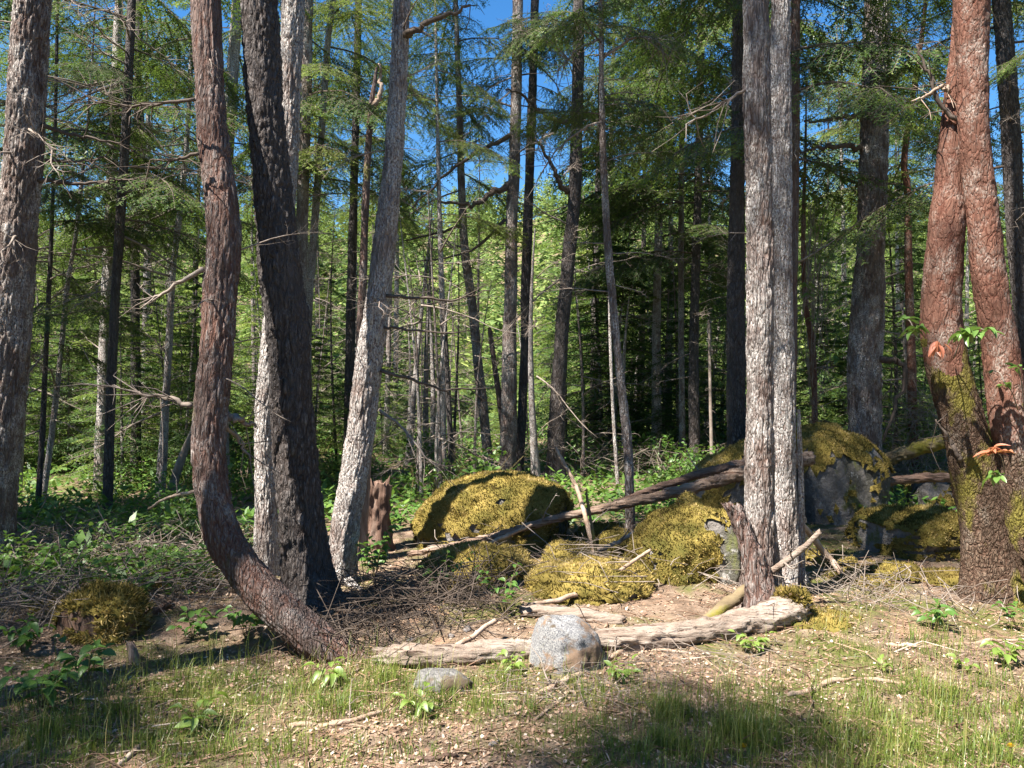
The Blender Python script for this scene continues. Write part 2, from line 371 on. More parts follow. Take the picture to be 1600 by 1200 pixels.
YOUNG = [mk_crown(230+i, 6, 1.35, 58, .25, 'cone', 'needle_pale', tint=.4, ln=.09, wd=.04) for i in range(3)]
YOUNGD = [mk_crown(240+i, 7, 1.6, 62, .3, 'cone', 'needle', tint=.45) for i in range(2)]
def mk_dead(seed, L=1.1, n=22):
    rs = np.random.RandomState(seed); b = Buf(); t = np.linspace(0, 1, 9)
    ax = np.stack([L*t, .14*L*np.cumsum(rs.normal(size=9))*.25*t, L*(.22*rs.normal()*t-.25*rs.rand()*t*t)+.05*L*np.sin(t*6+rs.rand()*6)*t], 1)
    add_tube(b, ax, np.linspace(.013, .002, 9)*math.sqrt(L), 5)
    for k in range(n):
        tt = .12+.86*rs.rand(); p = np.array([np.interp(tt, t, ax[:, c]) for c in range(3)])
        an = (1 if k % 2 else -1)*(.35+.8*rs.rand()); sl = L*(.12+.30*rs.rand())*(1.15-tt*.7)
        d = nrm(np.array([math.cos(an), math.sin(an), rs.normal()*.45-.1])); e = nrm(d+rs.normal(size=3)*.35)
        q = np.array([p, p+d*sl*.5, p+d*sl*.5+e*sl*.5]); add_tube(b, q, [.0045, .003, .0012], 3, cap=False)
        for _ in range(2):
            f = rs.rand(); o = q[1]+(q[2]-q[1])*f; g = nrm(d+rs.normal(size=3)*.8)
            add_tube(b, np.array([o, o+g*sl*.3]), [.002, .001], 3, cap=False)
    return b.mesh('dead_branch', M['twig'])
DEAD = [mk_dead(300+i, .8+.25*(i % 4), 12+5*(i % 3)) for i in range(8)]
DEAD_STUB = [mk_dead(330+i, .3, 3) for i in range(3)]

# ------------------------------------------------------------------ trunks
def trunk_mesh(name, C, rad, mat, sides, step, seed, amp, flare=.45, style='fir', mats=None, reach=6.5):
    "C world-local centre line bottom->top with radii; fissured bark as real relief near the camera"
    seg = np.linalg.norm(np.diff(C, axis=0), axis=1); s = np.concatenate([[0], np.cumsum(seg)]); Ltot = s[-1]
    zs = [0.]; near_end = reach
    while zs[-1] < Ltot: zs.append(zs[-1]+(step if zs[-1] < near_end else max(step*6, .25)))
    zs = np.clip(np.array(zs), 0, Ltot)
    c = np.stack([np.interp(zs, s, C[:, k]) for k in range(3)], 1); r = np.interp(zs, s, rad)
    n = len(zs); T = nrm(np.gradient(c, axis=0)); ref = np.tile([[1., .1, 0]], (n, 1))
    ref = np.where((np.abs(T[:, 2:3]) < .35), np.array([[.0, 1., 0.]]), ref)
    W = nrm(np.cross(T, ref)); U = np.cross(W, T)
    if (np.abs(T[:, 2]) < .6).any():      # parallel-transport for strongly bent stems
        U2 = [nrm(np.cross([0, 1., 0], T[0]))]
        for k in range(1, n):
            q = U2[-1]-T[k]*np.dot(U2[-1], T[k]); U2.append(q/np.linalg.norm(q))
        U = np.array(U2); W = np.cross(T, U)
    th = np.arange(sides)*2*np.pi/sides
    ct = np.cos(th)[None]; st = np.sin(th)[None]
    rr = r[:, None]*np.ones((1, sides))
    rs = np.random.RandomState(seed); ph = rs.rand()*6
    if flare:
        lob = 1+.55*np.cos(th*(3+seed % 3)+ph)[None]
        rr = rr*(1+flare*np.exp(-zs/(.9*rad[0]+.06))[:, None]*lob)
    q = np.stack(np.broadcast_arrays(ct*rr, st*rr, zs[:, None]), -1).reshape(-1, 3)
    rr = rr*(1+.14*fbm(np.stack([q[:, 0]/rad[0]*.7, q[:, 1]/rad[0]*.7, q[:, 2]*1.1], 1)+seed*3.1, 3).reshape(n, sides))
    crev = np.zeros((n, sides))
    if amp > 0:
        wob = .25*fbm(q*9+seed, 2)
        if style == 'fir':
            k1 = np.stack([q[:, 0]*32, q[:, 1]*32, q[:, 2]*(9 if mat == 'dark' else 5.5)], 1)+wob[:, None]+seed
            f1, f2, idn = worley(k1); e = np.clip((f2-f1)/.35, 0, 1)
            f1b, f2b, idb = worley(k1*np.array([2.1, 2.1, 2.6])+31); e2 = np.clip((f2b-f1b)/.4, 0, 1)
            d = (e**.7*(.55+.45*idn)*.75 + e2*.25*e + .22*fbm(q*60, 2)); crev = (1-e).reshape(n, sides)
        else:
            k1 = np.stack([q[:, 0]*16, q[:, 1]*16, q[:, 2]*9], 1)+2*wob[:, None]+seed
            f1, f2, idn = worley(k1); e = np.clip((f2-f1)/.25, 0, 1)
            d = .6*np.floor(idn*4)/4*e+.35*fbm(q*25, 3); crev = (1-e).reshape(n, sides)*.5
        rr = rr + amp*(d.reshape(n, sides)-.5)
    V = (c[:, None]+rr[..., None]*(ct[..., None]*U[:, None]+st[..., None]*W[:, None])).reshape(-1, 3)
    i = np.arange(n-1)[:, None]*sides; j = np.arange(sides)[None]; k = (j+1) % sides
    F = np.stack([i+j, i+k, i+sides+k, i+sides+j], -1).reshape(-1, 4)
    if mats:
        zz = np.repeat(c[:-1, 2], sides); nz = .35*perlin(V[:len(F)]*5)
        hi = zz+nz > mats[1]; return mk(name, V, [F[~hi], F[hi]], [M[mats[0]], M[mat]], [0, 1], True, {'crev': crev.ravel()})
    return mk(name, V, [F], M[mat], None, True, {'crev': crev.ravel()})

def tree(label, poly, Y, mat='grey', Ht=17., group=None, near=False, crown=(7.5, 1.0), green=None, dead=None, name='fir_tree', cat='tree',
         seed=0, lean=0., style='fir', mats=None, topcut=False, flare=.45, amp=None, boughs=None, sides=None):
    """poly: photo points (x, y, width) from the base up; Y: distance of the base.
    green/dead: (from z, to z, count, size) boughs and dead branches as parts."""
    rs = random.Random(seed*13+5)
    pts = []
    for (x, y, w_) in poly:
        d = Y+lean*max(0, (poly[0][1]-y))/600.
        v = P(x, y, d); pts.append((v.x, v.y, v.z, w_/2/FPX*d))
    p0 = pts[0]; g = h1(p0[0], p0[1])-.06
    p1 = pts[1]
    if p0[2] > g+.02:
        dz = p0[2]-g; sl = (p0[0]-p1[0])/max(.3, abs(p0[2]-p1[2])); sl = max(-.4, min(.4, sl))
        pts.insert(0, (p0[0]+sl*dz, p0[1], g, p0[3]*1.05))
    base = Vector((pts[0][0], pts[0][1], pts[0][2]))
    arr = smooth_path(pts, 14*len(pts))
    zt = arr[-1, 2]
    if not topcut and zt < Ht:
        sx = np.clip((arr[-1, 0]-arr[-15, 0])/max(.05, arr[-1, 2]-arr[-15, 2]), -.2, .2)
        up = np.linspace(0, 1, 14)[1:, None]; dz = Ht-zt
        ext = np.concatenate([arr[-1, 0]+sx*dz*up*(1-.5*up), arr[-1, 1]+0*up, zt+dz*up, arr[-1, 3]*(1-.93*up)], 1)
        arr = np.concatenate([arr, ext])
    C = arr[:, :3]-np.array(base); rad = np.maximum(arr[:, 3], .004)
    root = thing(name, label, cat, base, group)
    w0 = np.median(arr[:14*len(pts), 3])
    if sides is None: sides = 108 if near else (28 if w0 > .08 else 14)
    step = .018 if near else .06
    if amp is None: amp = min(.03, .16*w0) if near else min(.02, .10*w0)
    ob('trunk', trunk_mesh('trunk', C, rad, mat, sides, step, seed, amp, flare, style, mats, 2.2+.5*Y), root)
    if near and flare > .3 and w0 > .09 and seed != 2:
        for k in range(5):
            az = k*1.26+rs.random()*.7; L = rs.uniform(.25, .5)*(.5+w0*4); r0 = w0*rs.uniform(.42, .6); b = Buf(); t = np.linspace(0, 1, 12)
            wx = np.cumsum(np.array([rs.gauss(0, .12) for _ in t]))*.12; d = np.array([math.cos(az), math.sin(az)]); n_ = np.array([-d[1], d[0]])
            xy = d*(w0*.35+L*t)[:, None]+n_*wx[:, None]; z = H(xy[:, 0]+base.x, xy[:, 1]+base.y)-base.z+r0*(1.5*np.exp(-t*4)-.75*t-.1)
            add_tube(b, np.column_stack([xy, z]), r0*(1-.75*t), 14, rough=.25, seed=k+seed, cap=False)
            ob('root', b.mesh('root', M[mats[0] if mats else mat], attr='crev' if False else 'rnd'), root)
    zz = C[:, 2]
    def at(z): return np.array([np.interp(z, zz, C[:, k]) for k in range(3)]), float(np.interp(z, zz, rad))
    if dead:
        for k in range(dead[2]):
            z = dead[0]+(dead[1]-dead[0])*rs.random()-base.z; c, r = at(z); az = rs.random()*6.283; sc = dead[3]*(.5+.8*rs.random())
            ob('dead_branch', rs.choice(DEAD if sc > .35 else DEAD_STUB), root, c+r*.6*np.array([math.cos(az), math.sin(az), 0]),
               (rs.uniform(-.5, .5), rs.uniform(-.25, .35), az), sc)
    if green:
        for k in range(green[2]):
            z = green[0]+(green[1]-green[0])*(k+rs.random())/green[2]-base.z; c, r = at(z); az = k*2.4+rs.random()
            ob('bough', rs.choice(boughs or BOUGH), root, c+r*.5*np.array([math.cos(az), math.sin(az), 0]), (rs.uniform(-.3, .3), rs.uniform(-.1, .25), az), green[3]*(.6+.6*rs.random()))
    if crown and not topcut:
        z0 = crown[0]+(3.2 if Ht > 13 else 0); c, r = at(z0); hh = Ht+.4-base.z-z0
        ob('crown', rs.choice(CROWN), root, c, (0, 0, rs.random()*6.28), (crown[1]*.48, crown[1]*.48, hh/10.))
    TREES[seed] = (root, C, base)
    return root, C, base

TREES = {}
# foreground and middle-distance trees traced from the photograph; Y from where each foot meets the ground
tree('thick fir trunk, pale down one side and dark down the other, by leafy shrubs', [(-22, 905, 66), (-8, 760, 60), (8, 620, 58), (18, 480, 57), (24, 400, 56), (38, 200, 54), (52, 0, 52), (58, -100, 50)], 6.3, 'grey', 18, near=True, crown=(7.5, .95), dead=(2.6, 5.2, 12, .7), seed=1)
tree('fir with a J-shaped foot sweeping up from the ground, red-brown flaking bark', [(575, 1052, 44), (540, 1034, 54), (503, 1008, 60), (466, 977, 61), (425, 940, 60), (385, 893, 56), (352, 840, 53), (335, 780, 50), (327, 700, 48), (330, 620, 50), (338, 540, 52), (344, 450, 54), (350, 380, 53), (345, 300, 50), (332, 200, 45), (325, 100, 42), (321, 0, 41), (319, -90, 40)], 4.5, 'red', 16, near=True, crown=(7.2, .9), dead=(1.6, 3.9, 7, .45), seed=2, lean=.45, flare=.05)
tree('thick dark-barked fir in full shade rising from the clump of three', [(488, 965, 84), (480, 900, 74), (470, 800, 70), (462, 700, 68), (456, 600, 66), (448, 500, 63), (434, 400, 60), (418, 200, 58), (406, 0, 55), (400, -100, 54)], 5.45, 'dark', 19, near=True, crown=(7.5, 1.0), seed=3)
tree('pale trunk hugging the back of the thick dark fir', [(417, 905, 38), (416, 800, 34), (415, 650, 33), (430, 500, 33), (449, 250, 32), (458, 0, 33), (461, -80, 32)], 6.4, 'pale', 18, crown=(8, .9), near=True, seed=4)
tree('pale fir leaning away from the thick dark trunk, torn bark halfway up', [(531, 915, 44), (540, 820, 43), (560, 700, 42), (572, 600, 41), (586, 500, 40), (598, 400, 35), (610, 300, 32), (618, 200, 30), (624, 100, 28), (629, 0, 26), (633, -80, 25)], 6.15, 'pale', 15, near=True, crown=(7.5, .8), dead=(2.2, 4.9, 7, .5), seed=5)
tree('pale trunk half hidden behind the J-shaped fir', [(350, 770, 20), (346, 600, 20), (350, 400, 19), (356, 230, 18), (366, 80, 18), (372, 0, 18)], 11.2, 'pale', 19, dead=(2, 6, 8, .7), seed=6, green=(4.6, 7.8, 6, 1.0), crown=(8, .9))
tree('slim grey trunk close beside the pale one behind the dark fir', [(470, 760, 19), (471, 400, 18), (477, 200, 17), (481, 0, 16)], 11.5, 'grey', 19, dead=(3, 7, 8, .8), green=(4.8, 7.5, 5, 1.0), seed=7)
tree('thin crooked trunk with yellowish lichen-lit bark', [(478, 760, 14), (482, 480, 13), (488, 400, 13), (497, 280, 11), (506, 160, 11), (513, 60, 10), (521, 0, 9)], 12.0, 'pale', 14, dead=(3, 7, 6, .6), green=(4.6, 8.2, 14, .95), boughs=BOUGH_PALE, seed=8, crown=(8, .7))
tree('slim fir with yellow-green boughs between the dark and the leaning trunks', [(545, 765, 18), (546, 640, 17), (550, 400, 14), (556, 200, 12), (560, 0, 11)], 13.0, 'dark', 16, dead=(2, 6, 9, .8), green=(4.8, 8.6, 11, 1.05), boughs=BOUGH_PALE, seed=9, crown=(8, .8))
tree('dead brown snag with a forked bleached tip beside the leaning pale fir', [(556, 760, 15), (562, 560, 14), (567, 430, 13), (573, 280, 11), (580, 170, 9), (589, 105, 4)], 11.0, 'red', 7, topcut=True, dead=(2.5, 5.8, 6, .35), seed=10, crown=None)
tree('slender pale trunk bending at the foot behind the big mossy boulder', [(765, 742, 18), (757, 660, 16), (746, 560, 15), (737, 470, 14), (726, 390, 13), (721, 300, 12), (718, 180, 10), (714, 60, 8), (712, 0, 7)], 13.4, 'grey', 12, dead=(3, 6.5, 8, .8), green=(5.2, 8.3, 7, 1.0), seed=11, crown=(7.5, .8))
tree('straight sunlit fir standing over the big mossy boulder', [(793, 748, 27), (795, 640, 25), (797, 500, 21), (800, 350, 19), (806, 180, 17), (809, 0, 16)], 12.8, 'grey', 18, dead=(3.4, 7, 12, .9), green=(6.2, 8.2, 4, 1.1), seed=12, crown=(7.8, .9))
tree('straight dark fir close behind the sunlit one over the big mossy boulder', [(811, 740, 14), (818, 600, 14), (823, 400, 15), (829, 230, 14), (836, 0, 13)], 13.6, 'dark', 18, dead=(3.4, 7.6, 12, .9), green=(6.4, 8.6, 4, 1.1), seed=13, crown=(8, .9))
tree('fir leaning slightly beside the dense dark thicket', [(868, 745, 27), (870, 660, 25), (877, 530, 22), (888, 410, 21), (898, 300, 20), (902, 150, 19), (905, 0, 18)], 12.6, 'dark', 18, dead=(3.2, 7, 14, 1.0), green=(5.4, 8.2, 7, .95), seed=14, crown=(7.6, .95))
tree('thin pale crooked sapling trunk growing out of the mossy rocks', [(986, 858, 17), (984, 790, 15), (981, 700, 14), (970, 600, 12.5), (960, 500, 12), (951, 400, 12), (945, 300, 11), (941, 200, 10), (939, 60, 7), (938, 0, 6)], 7.5, 'grey', 6.4, near=True, sides=48, dead=(2.2, 5.2, 16, .5), green=(3.9, 5.9, 9, .55), seed=15, crown=(5, .35))
tree('very thin pale stem beside the crooked sapling', [(966, 765, 6), (958, 640, 5.5), (953, 510, 4.5), (952, 430, 3)], 11.5, 'pale', 4, topcut=True, seed=16, crown=None, flare=.1)
tree('pale trunk with a split flared foot inside the dark thicket', [(1027, 722, 20), (1026, 620, 15), (1026, 500, 13), (1029, 350, 12), (1033, 170, 11), (1036, 0, 10)], 15.4, 'pale', 18, dead=(1.5, 8, 18, 1.0), green=(3.8, 10.2, 20, 1.35), seed=17, crown=(9, 1.0))
tree('slim grey trunk in the middle of the dark thicket', [(1066, 735, 10), (1065, 600, 9.5), (1064, 400, 9), (1066, 150, 8), (1067, 0, 7)], 14.2, 'grey', 15, dead=(1.5, 7, 16, .9), green=(3.6, 9.0, 18, 1.25), seed=18, crown=(8.5, .9))
tree('dark straight trunk in the thicket next to the twin trunks', [(1087, 738, 18), (1084, 600, 16), (1086, 450, 14), (1092, 250, 12), (1096, 0, 11)], 13.8, 'dark', 17, dead=(1.5, 7, 14, 1.0), green=(3.6, 8.8, 20, 1.35), seed=19, crown=(8.5, 1.0))
tree('thin short dead stem by the twin trunks', [(1113, 735, 6), (1110, 620, 5), (1108, 500, 4)], 13.4, 'twig', 4, topcut=True, dead=(.8, 2.6, 5, .5), seed=20, crown=None, flare=.1)
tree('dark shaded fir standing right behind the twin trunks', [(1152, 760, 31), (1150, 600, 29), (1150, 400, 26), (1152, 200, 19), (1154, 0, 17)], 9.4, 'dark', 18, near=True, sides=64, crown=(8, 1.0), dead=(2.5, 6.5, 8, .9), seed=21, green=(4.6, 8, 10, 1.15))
tree('big sunlit fir of the twin trunks, gnarled foot behind the fallen log', [(1194, 948, 64), (1192, 900, 54), (1188, 820, 47), (1187, 600, 41), (1187, 400, 40), (1184, 200, 42), (1181, 0, 38), (1180, -90, 37)], 5.35, 'grey', 19, near=True, crown=(7.8, 1.0), dead=(2.2, 4.2, 5, .3), seed=22)
tree('second of the twin trunks with lichen-grey bark, close behind the first', [(1227, 885, 42), (1226, 800, 37), (1224, 600, 33), (1221, 400, 32), (1220, 200, 33), (1219, 0, 28), (1219, -80, 27)], 6.0, 'pale', 18, near=True, crown=(8, .95), dead=(2.5, 4.6, 6, .35), seed=23)
tree('slim mossy trunk peeping out behind the twin trunks', [(1236, 800, 15), (1238, 500, 15), (1242, 250, 14), (1243, 0, 14)], 9.0, 'red', 16, crown=(8, .8), dead=(3, 6, 8, .7), seed=24, green=(4.2, 7.2, 8, 1.1))
tree('bleached leaning pole beside the foot of the twin trunks', [(1252, 925, 10), (1253, 860, 10), (1252, 760, 9), (1248, 640, 5)], 5.75, 'pale', 2, topcut=True, seed=25, crown=None, flare=.15)
tree('stout fir behind the boulder in shade, pale sunlit lower bark', [(1352, 800, 52), (1352, 680, 47), (1350, 590, 48), (1355, 480, 46), (1361, 380, 42), (1366, 200, 39), (1371, 0, 37), (1373, -80, 36)], 9.5, 'grey', 19, near=True, crown=(8.2, 1.0), dead=(2, 6, 9, .6), seed=26, green=(5.2, 7.6, 6, 1.1))
MAD1 = tree('old red-barked madrone with a mossy leaning foot', [(1552, 945, 84), (1546, 880, 74), (1538, 800, 74), (1515, 700, 68), (1500, 640, 66), (1480, 565, 62), (1470, 500, 60), (1476, 400, 58), (1483, 300, 48), (1487, 200, 34), (1492, 100, 22), (1500, 0, 18)], 5.7, 'madrone', 9, near=True, style='mad', name='madrone_tree', mats=('madrone_low', 1.85), amp=.012, seed=27, crown=None)
MAD2 = tree('taller smooth red madrone stem crossing in front of its neighbour', [(1640, 930, 72), (1612, 850, 66), (1590, 750, 60), (1575, 650, 56), (1564, 540, 55), (1545, 420, 52), (1532, 300, 48), (1522, 200, 45), (1520, 100, 45), (1518, 0, 52), (1520, -80, 48)], 5.55, 'madrone', 11, near=True, style='mad', name='madrone_tree', mats=('madrone_low', 1.2), amp=.012, seed=28, crown=None)
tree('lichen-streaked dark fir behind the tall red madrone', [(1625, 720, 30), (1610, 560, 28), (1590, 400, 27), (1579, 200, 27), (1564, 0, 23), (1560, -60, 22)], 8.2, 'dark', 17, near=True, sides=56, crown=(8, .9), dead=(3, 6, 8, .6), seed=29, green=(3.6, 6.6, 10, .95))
tree('slim reddish trunk between the stout fir and the madrones', [(1428, 700, 14), (1424, 560, 13), (1420, 440, 12), (1418, 300, 11), (1414, 240, 9), (1440, 60, 7), (1446, 0, 6)], 11.8, 'madrone', 9, dead=(3, 7, 9, .9), green=(4.2, 8, 14, 1.1), boughs=BOUGH_PALE, seed=30, crown=(6.5, .6))
tree('dark slim fir with boughs at the woods edge over the leaf shrubs', [(168, 815, 15), (172, 650, 14), (178, 500, 14), (187, 350, 14), (197, 200, 14), (206, 0, 13)], 8.9, 'dark', 16, dead=(1.6, 6, 18, .9), green=(3.4, 6.4, 12, 1.0), seed=31, crown=(6.6, .8))
tree('pale straight trunk right behind the dark slim fir', [(156, 775, 20), (160, 650, 18), (168, 450, 18), (176, 250, 16), (182, 100, 13), (186, 0, 12)], 11.5, 'pale', 16, dead=(1.6, 7, 14, .9), seed=32, crown=(8, .9), green=(4.2, 7.6, 8, 1.0))
tree('dark trunk deep in the shady woods past the pale straight trunk', [(213, 750, 16), (212, 600, 15), (211, 400, 13), (214, 200, 11), (218, 0, 10)], 12.6, 'dark', 15, dead=(1.5, 7, 14, .9), green=(4.0, 8.0, 12, 1.1), seed=33, crown=(8, .9))
tree('slim pale trunk swaying up among bare twigs near the J-shaped fir', [(250, 775, 17), (256, 680, 13), (263, 560, 11), (270, 430, 10), (282, 320, 8.5), (294, 190, 7), (303, 0, 6)], 10.8, 'pale', 11, dead=(1.2, 6, 22, 1.0), seed=34, crown=(6.5, .6), green=(3.8, 6.6, 7, .9))
tree('bent stem leaning into the pale swaying trunk', [(262, 790, 16), (270, 760, 14), (286, 710, 12), (303, 670, 9), (310, 640, 6)], 10.3, 'twig', 2, topcut=True, seed=35, crown=None)
tree('thin dark stem beside the half pale half dark trunk', [(58, 815, 9), (68, 640, 8), (74, 500, 7), (80, 380, 6), (86, 200, 5), (90, 0, 5)], 9.4, 'dark', 9, dead=(.8, 5, 16, .8), seed=36, crown=(6, .5), green=(1.8, 5, 10, .7))
tree('thin pale stem slanting across the shady thicket', [(62, 812, 10), (78, 700, 9), (92, 580, 8), (105, 450, 7), (118, 370, 6), (128, 280, 5)], 9.8, 'pale', 8, dead=(.8, 4.5, 18, .8), seed=37, crown=(5.5, .5), green=(2.2, 5.5, 13, .8))
tree('pale stem beside the thick trunk at the shady edge', [(28, 800, 11), (33, 680, 10), (38, 560, 8), (44, 400, 6)], 10.5, 'pale', 7, dead=(.8, 4.5, 14, .8), seed=38, crown=(4, .5))
tree('thin black pole snag standing by the mossy boulder', [(708, 772, 11), (704, 690, 9.5), (699, 580, 8), (693, 468, 6)], 11.2, 'dark', 3, topcut=True, dead=(1.6, 2.8, 4, .35), seed=39, crown=None, flare=.1)
tree('broken dark snag slanting behind the sunlit straight fir', [(792, 742, 11), (784, 650, 10), (774, 580, 9), (766, 520, 7), (764, 512, 4)], 13.2, 'red', 3, topcut=True, dead=(1.4, 2.3, 3, .4), seed=40, crown=None, flare=.1)
tree('pale trunk with a splayed foot far behind the black pole', [(690, 765, 18), (691, 700, 12), (693, 560, 10), (690, 450, 9), (686, 300, 7)], 12.2, 'pale', 10, dead=(1, 4, 12, .8), green=(4.2, 7, 6, .7), boughs=BOUGH_PALE, seed=41, crown=(5.8, .5))
tree('slim pale trunk showing past the torn-bark leaning fir', [(602, 720, 9), (606, 600, 8.5), (609, 450, 7.5), (611, 300, 6)], 16.5, 'pale', 13, dead=(1, 6, 12, 1.0), green=(5, 8.5, 8, .9), boughs=BOUGH_PALE, seed=42, crown=(8, .8))
MAD3 = tree('young red madrone stem among broad green leaves', [(1273, 720, 9), (1273, 640, 9), (1269, 540, 10), (1258, 470, 8), (1255, 380, 7), (1258, 250, 5)], 10.2, 'madrone', 6, style='mad', name='madrone_sapling', dead=(1, 3, 6, .7), seed=43, crown=None)

# long limbs that cross between the trunks
def limb(t, spec, r0, seed, mat='twig_dark', twigs=14, droop=.6):
    "spec: photo points with depth, r0 in photo pixels at the thick end; a part of tree t"
    root, C, base = t; rs = np.random.RandomState(seed); b = Buf()
    q = smooth_path([list(P(x, y, Y)-base) for x, y, Y in spec], 18); r = np.linspace(r0, r0*.3, 18)/FPX*spec[0][2]
    q[1:-1] += rs.normal(size=(16, 3))*r[0]*.35
    add_tube(b, q, r, 6)
    for k in range(twigs):
        i = rs.randint(3, 18); d = nrm(q[i]-q[i-2]); e = nrm(d*.7+rs.normal(size=3)*.7+[0, 0, -droop*rs.rand()]); L = rs.uniform(.12, .45)
        p = np.array([q[i], q[i]+e*L*.5, q[i]+e*L*.5+nrm(e+rs.normal(size=3)*.4)*L*.5]); add_tube(b, p, [.005, .0035, .0015], 3, cap=False)
    ob('limb', b.mesh('limb', M[mat]), root)
T = TREES
limb(T[12], [(797, 211, 12.8), (754, 232, 12.6), (724, 252, 12.4), (690, 280, 12.2), (645, 325, 12)], 4, 1, twigs=22)
limb(T[12], [(795, 287, 12.8), (765, 306, 12.6), (735, 320, 12.4), (690, 316, 12.2)], 6, 2, twigs=20)
limb(T[14], [(886, 302, 12.6), (872, 280, 12.4), (863, 258, 12.3), (850, 235, 12.2), (835, 215, 12)], 5, 3, twigs=16)
limb(T[14], [(886, 190, 12.6), (850, 180, 12.4), (820, 150, 12.2), (790, 140, 12)], 4, 4, twigs=22)
limb(T[11], [(719, 355, 13.4), (690, 362, 13.2), (650, 372, 13), (632, 376, 13)], 3, 5)
limb(T[12], [(789, 343, 12.8), (762, 372, 12.6), (730, 394, 12.5), (690, 404, 12.4), (640, 408, 12.3)], 3, 6, twigs=8)
limb(T[5], [(603, 462, 6.1), (650, 466, 6.1), (710, 468, 6.15), (765, 454, 6.2)], 3.2, 7, twigs=5)
limb(T[5], [(600, 511, 6.1), (640, 516, 6.1), (700, 520, 6.15), (735, 516, 6.2)], 2.6, 8, twigs=4)
limb(T[5], [(594, 578, 6.1), (650, 596, 6.15), (700, 608, 6.2), (770, 606, 6.3)], 3.4, 9, twigs=6)
limb(T[5], [(592, 640, 6.1), (630, 670, 6.0), (665, 715, 5.9), (690, 730, 5.9)], 2.6, 10, 'twig', twigs=12)
limb(T[5], [(632, 55, 6.1), (660, 42, 6.0), (700, 22, 5.9), (735, 8, 5.8)], 6, 11, twigs=10)
limb(T[2], [(300, 635, 4.9), (262, 622, 4.9), (215, 613, 4.9), (172, 604, 4.9)], 4.5, 12, 'twig', twigs=26)
limb(T[2], [(318, 420, 4.9), (275, 445, 4.9), (245, 462, 4.9), (235, 470, 4.9)], 4, 13, 'twig', twigs=8)
limb(T[2], [(348, 650, 4.9), (372, 655, 4.9), (400, 668, 5.0)], 8, 14, 'twig', twigs=3)
limb(T[2], [(350, 662, 4.9), (375, 690, 5.0), (392, 720, 5.0)], 4, 15, 'twig', twigs=6)
limb(T[1], [(66, 195, 6.3), (120, 212, 6.4), (190, 224, 6.5)], 4, 16, twigs=14)
limb(T[1], [(60, 283, 6.3), (130, 286, 6.4), (200, 281, 6.5)], 4, 17, twigs=14)
limb(T[1], [(70, 250, 6.3), (120, 252, 6.4), (170, 245, 6.5)], 3, 18, twigs=12)
limb(T[2], [(305, 155, 4.9), (250, 162, 4.9), (200, 165, 4.9), (140, 158, 4.9)], 3, 19, twigs=16)
limb(T[2], [(310, 240, 4.9), (270, 250, 4.9), (235, 250, 4.9)], 3, 20, twigs=12)
limb(T[26], [(1350, 232, 9.5), (1300, 228, 9.4), (1250, 238, 9.3)], 5, 21, twigs=18)
limb(T[26], [(1350, 178, 9.5), (1310, 186, 9.4), (1256, 190, 9.3)], 5, 22, twigs=18)
limb(T[26], [(1372, 560, 9.4), (1395, 562, 9.3), (1412, 575, 9.3), (1405, 620, 9.3), (1380, 690, 9.3)], 6, 23, twigs=8)
limb(T[27], [(1502, 190, 5.6), (1470, 165, 5.6), (1450, 110, 5.6), (1432, 70, 5.6)], 4.5, 24, twigs=14)
limb(T[27], [(1484, 142, 5.6), (1476, 136, 5.6), (1455, 146, 5.6), (1425, 158, 5.6)], 4.5, 25, 'wood', twigs=5)
limb(T[27], [(1500, 720, 5.6), (1484, 690, 5.6), (1462, 655, 5.6)], 4, 26, twigs=4)
limb(T[10], [(582, 165, 11), (594, 150, 11), (595, 120, 11), (592, 100, 11)], 5, 27, 'wood', twigs=0)
limb(T[22], [(1165, 140, 5.3), (1130, 160, 5.3), (1095, 185, 5.3), (1075, 178, 5.3)], 2.6, 28, 'twig', twigs=16)
limb(T[15], [(940, 60, 7.5), (900, 80, 7.4), (872, 110, 7.3)], 2.4, 29, 'twig', twigs=22)
limb(T[15], [(941, 190, 7.5), (915, 200, 7.4), (870, 235, 7.3), (850, 262, 7.3)], 2.4, 30, 'twig', twigs=14)
limb(T[15], [(942, 90, 7.5), (990, 60, 7.4), (1025, 62, 7.3), (1045, 95, 7.3)], 2.4, 31, 'twig', twigs=34, droop=1.2)

# ------------------------------------------------------------------ woods behind: one object per tree, shared meshes
def pole_mesh(seed, h, r, mat):
    rs = np.random.RandomState(seed); t = np.linspace(0, 1, 10)
    C = np.stack([.25*np.sin(t*2+rs.rand()*6)*t, .25*np.sin(t*2.4+rs.rand()*6)*t, h*t-.1], 1); b = Buf()
    pts = smooth_path(C, 24); add_tube(b, pts, r*(1-.85*np.linspace(0, 1, 24))*(1+.35*np.exp(-np.linspace(0, 1, 24)*30)), 9, rough=.12, seed=seed, cap=False)
    return b.mesh('trunk', M[mat], attr='crev')
POLE = [pole_mesh(400+i, 14, .12, ['grey', 'pale', 'dark', 'pale'][i]) for i in range(4)]
POLEY = [pole_mesh(410+i, 6.2, .05, ['grey', 'dark', 'pale'][i]) for i in range(3)]
CROWN_PALE = [mk_crown(260+i, 10, 2.0, 54, 0, 'egg', 'needle_pale', tint=.42, ln=.10, wd=.045, step=.07) for i in range(3)]
GB = 'trees standing in the woods behind'
LAB = {'tall': 'tall bare-stemmed conifer with a dark crown', 'tallp': 'tall conifer with light green boughs',
       'young': 'young light green conifer leafy to the ground', 'youngd': 'dark green bushy conifer leafy to the ground'}
def zone(px): return ('beyond the thick two-toned trunk' if px < 330 else 'behind the clump of three trunks' if px < 620 else 'beyond the big mossy boulder' if px < 890 else
                      'in the thicket behind the crooked sapling' if px < 1200 else 'behind the stout fir and madrones')
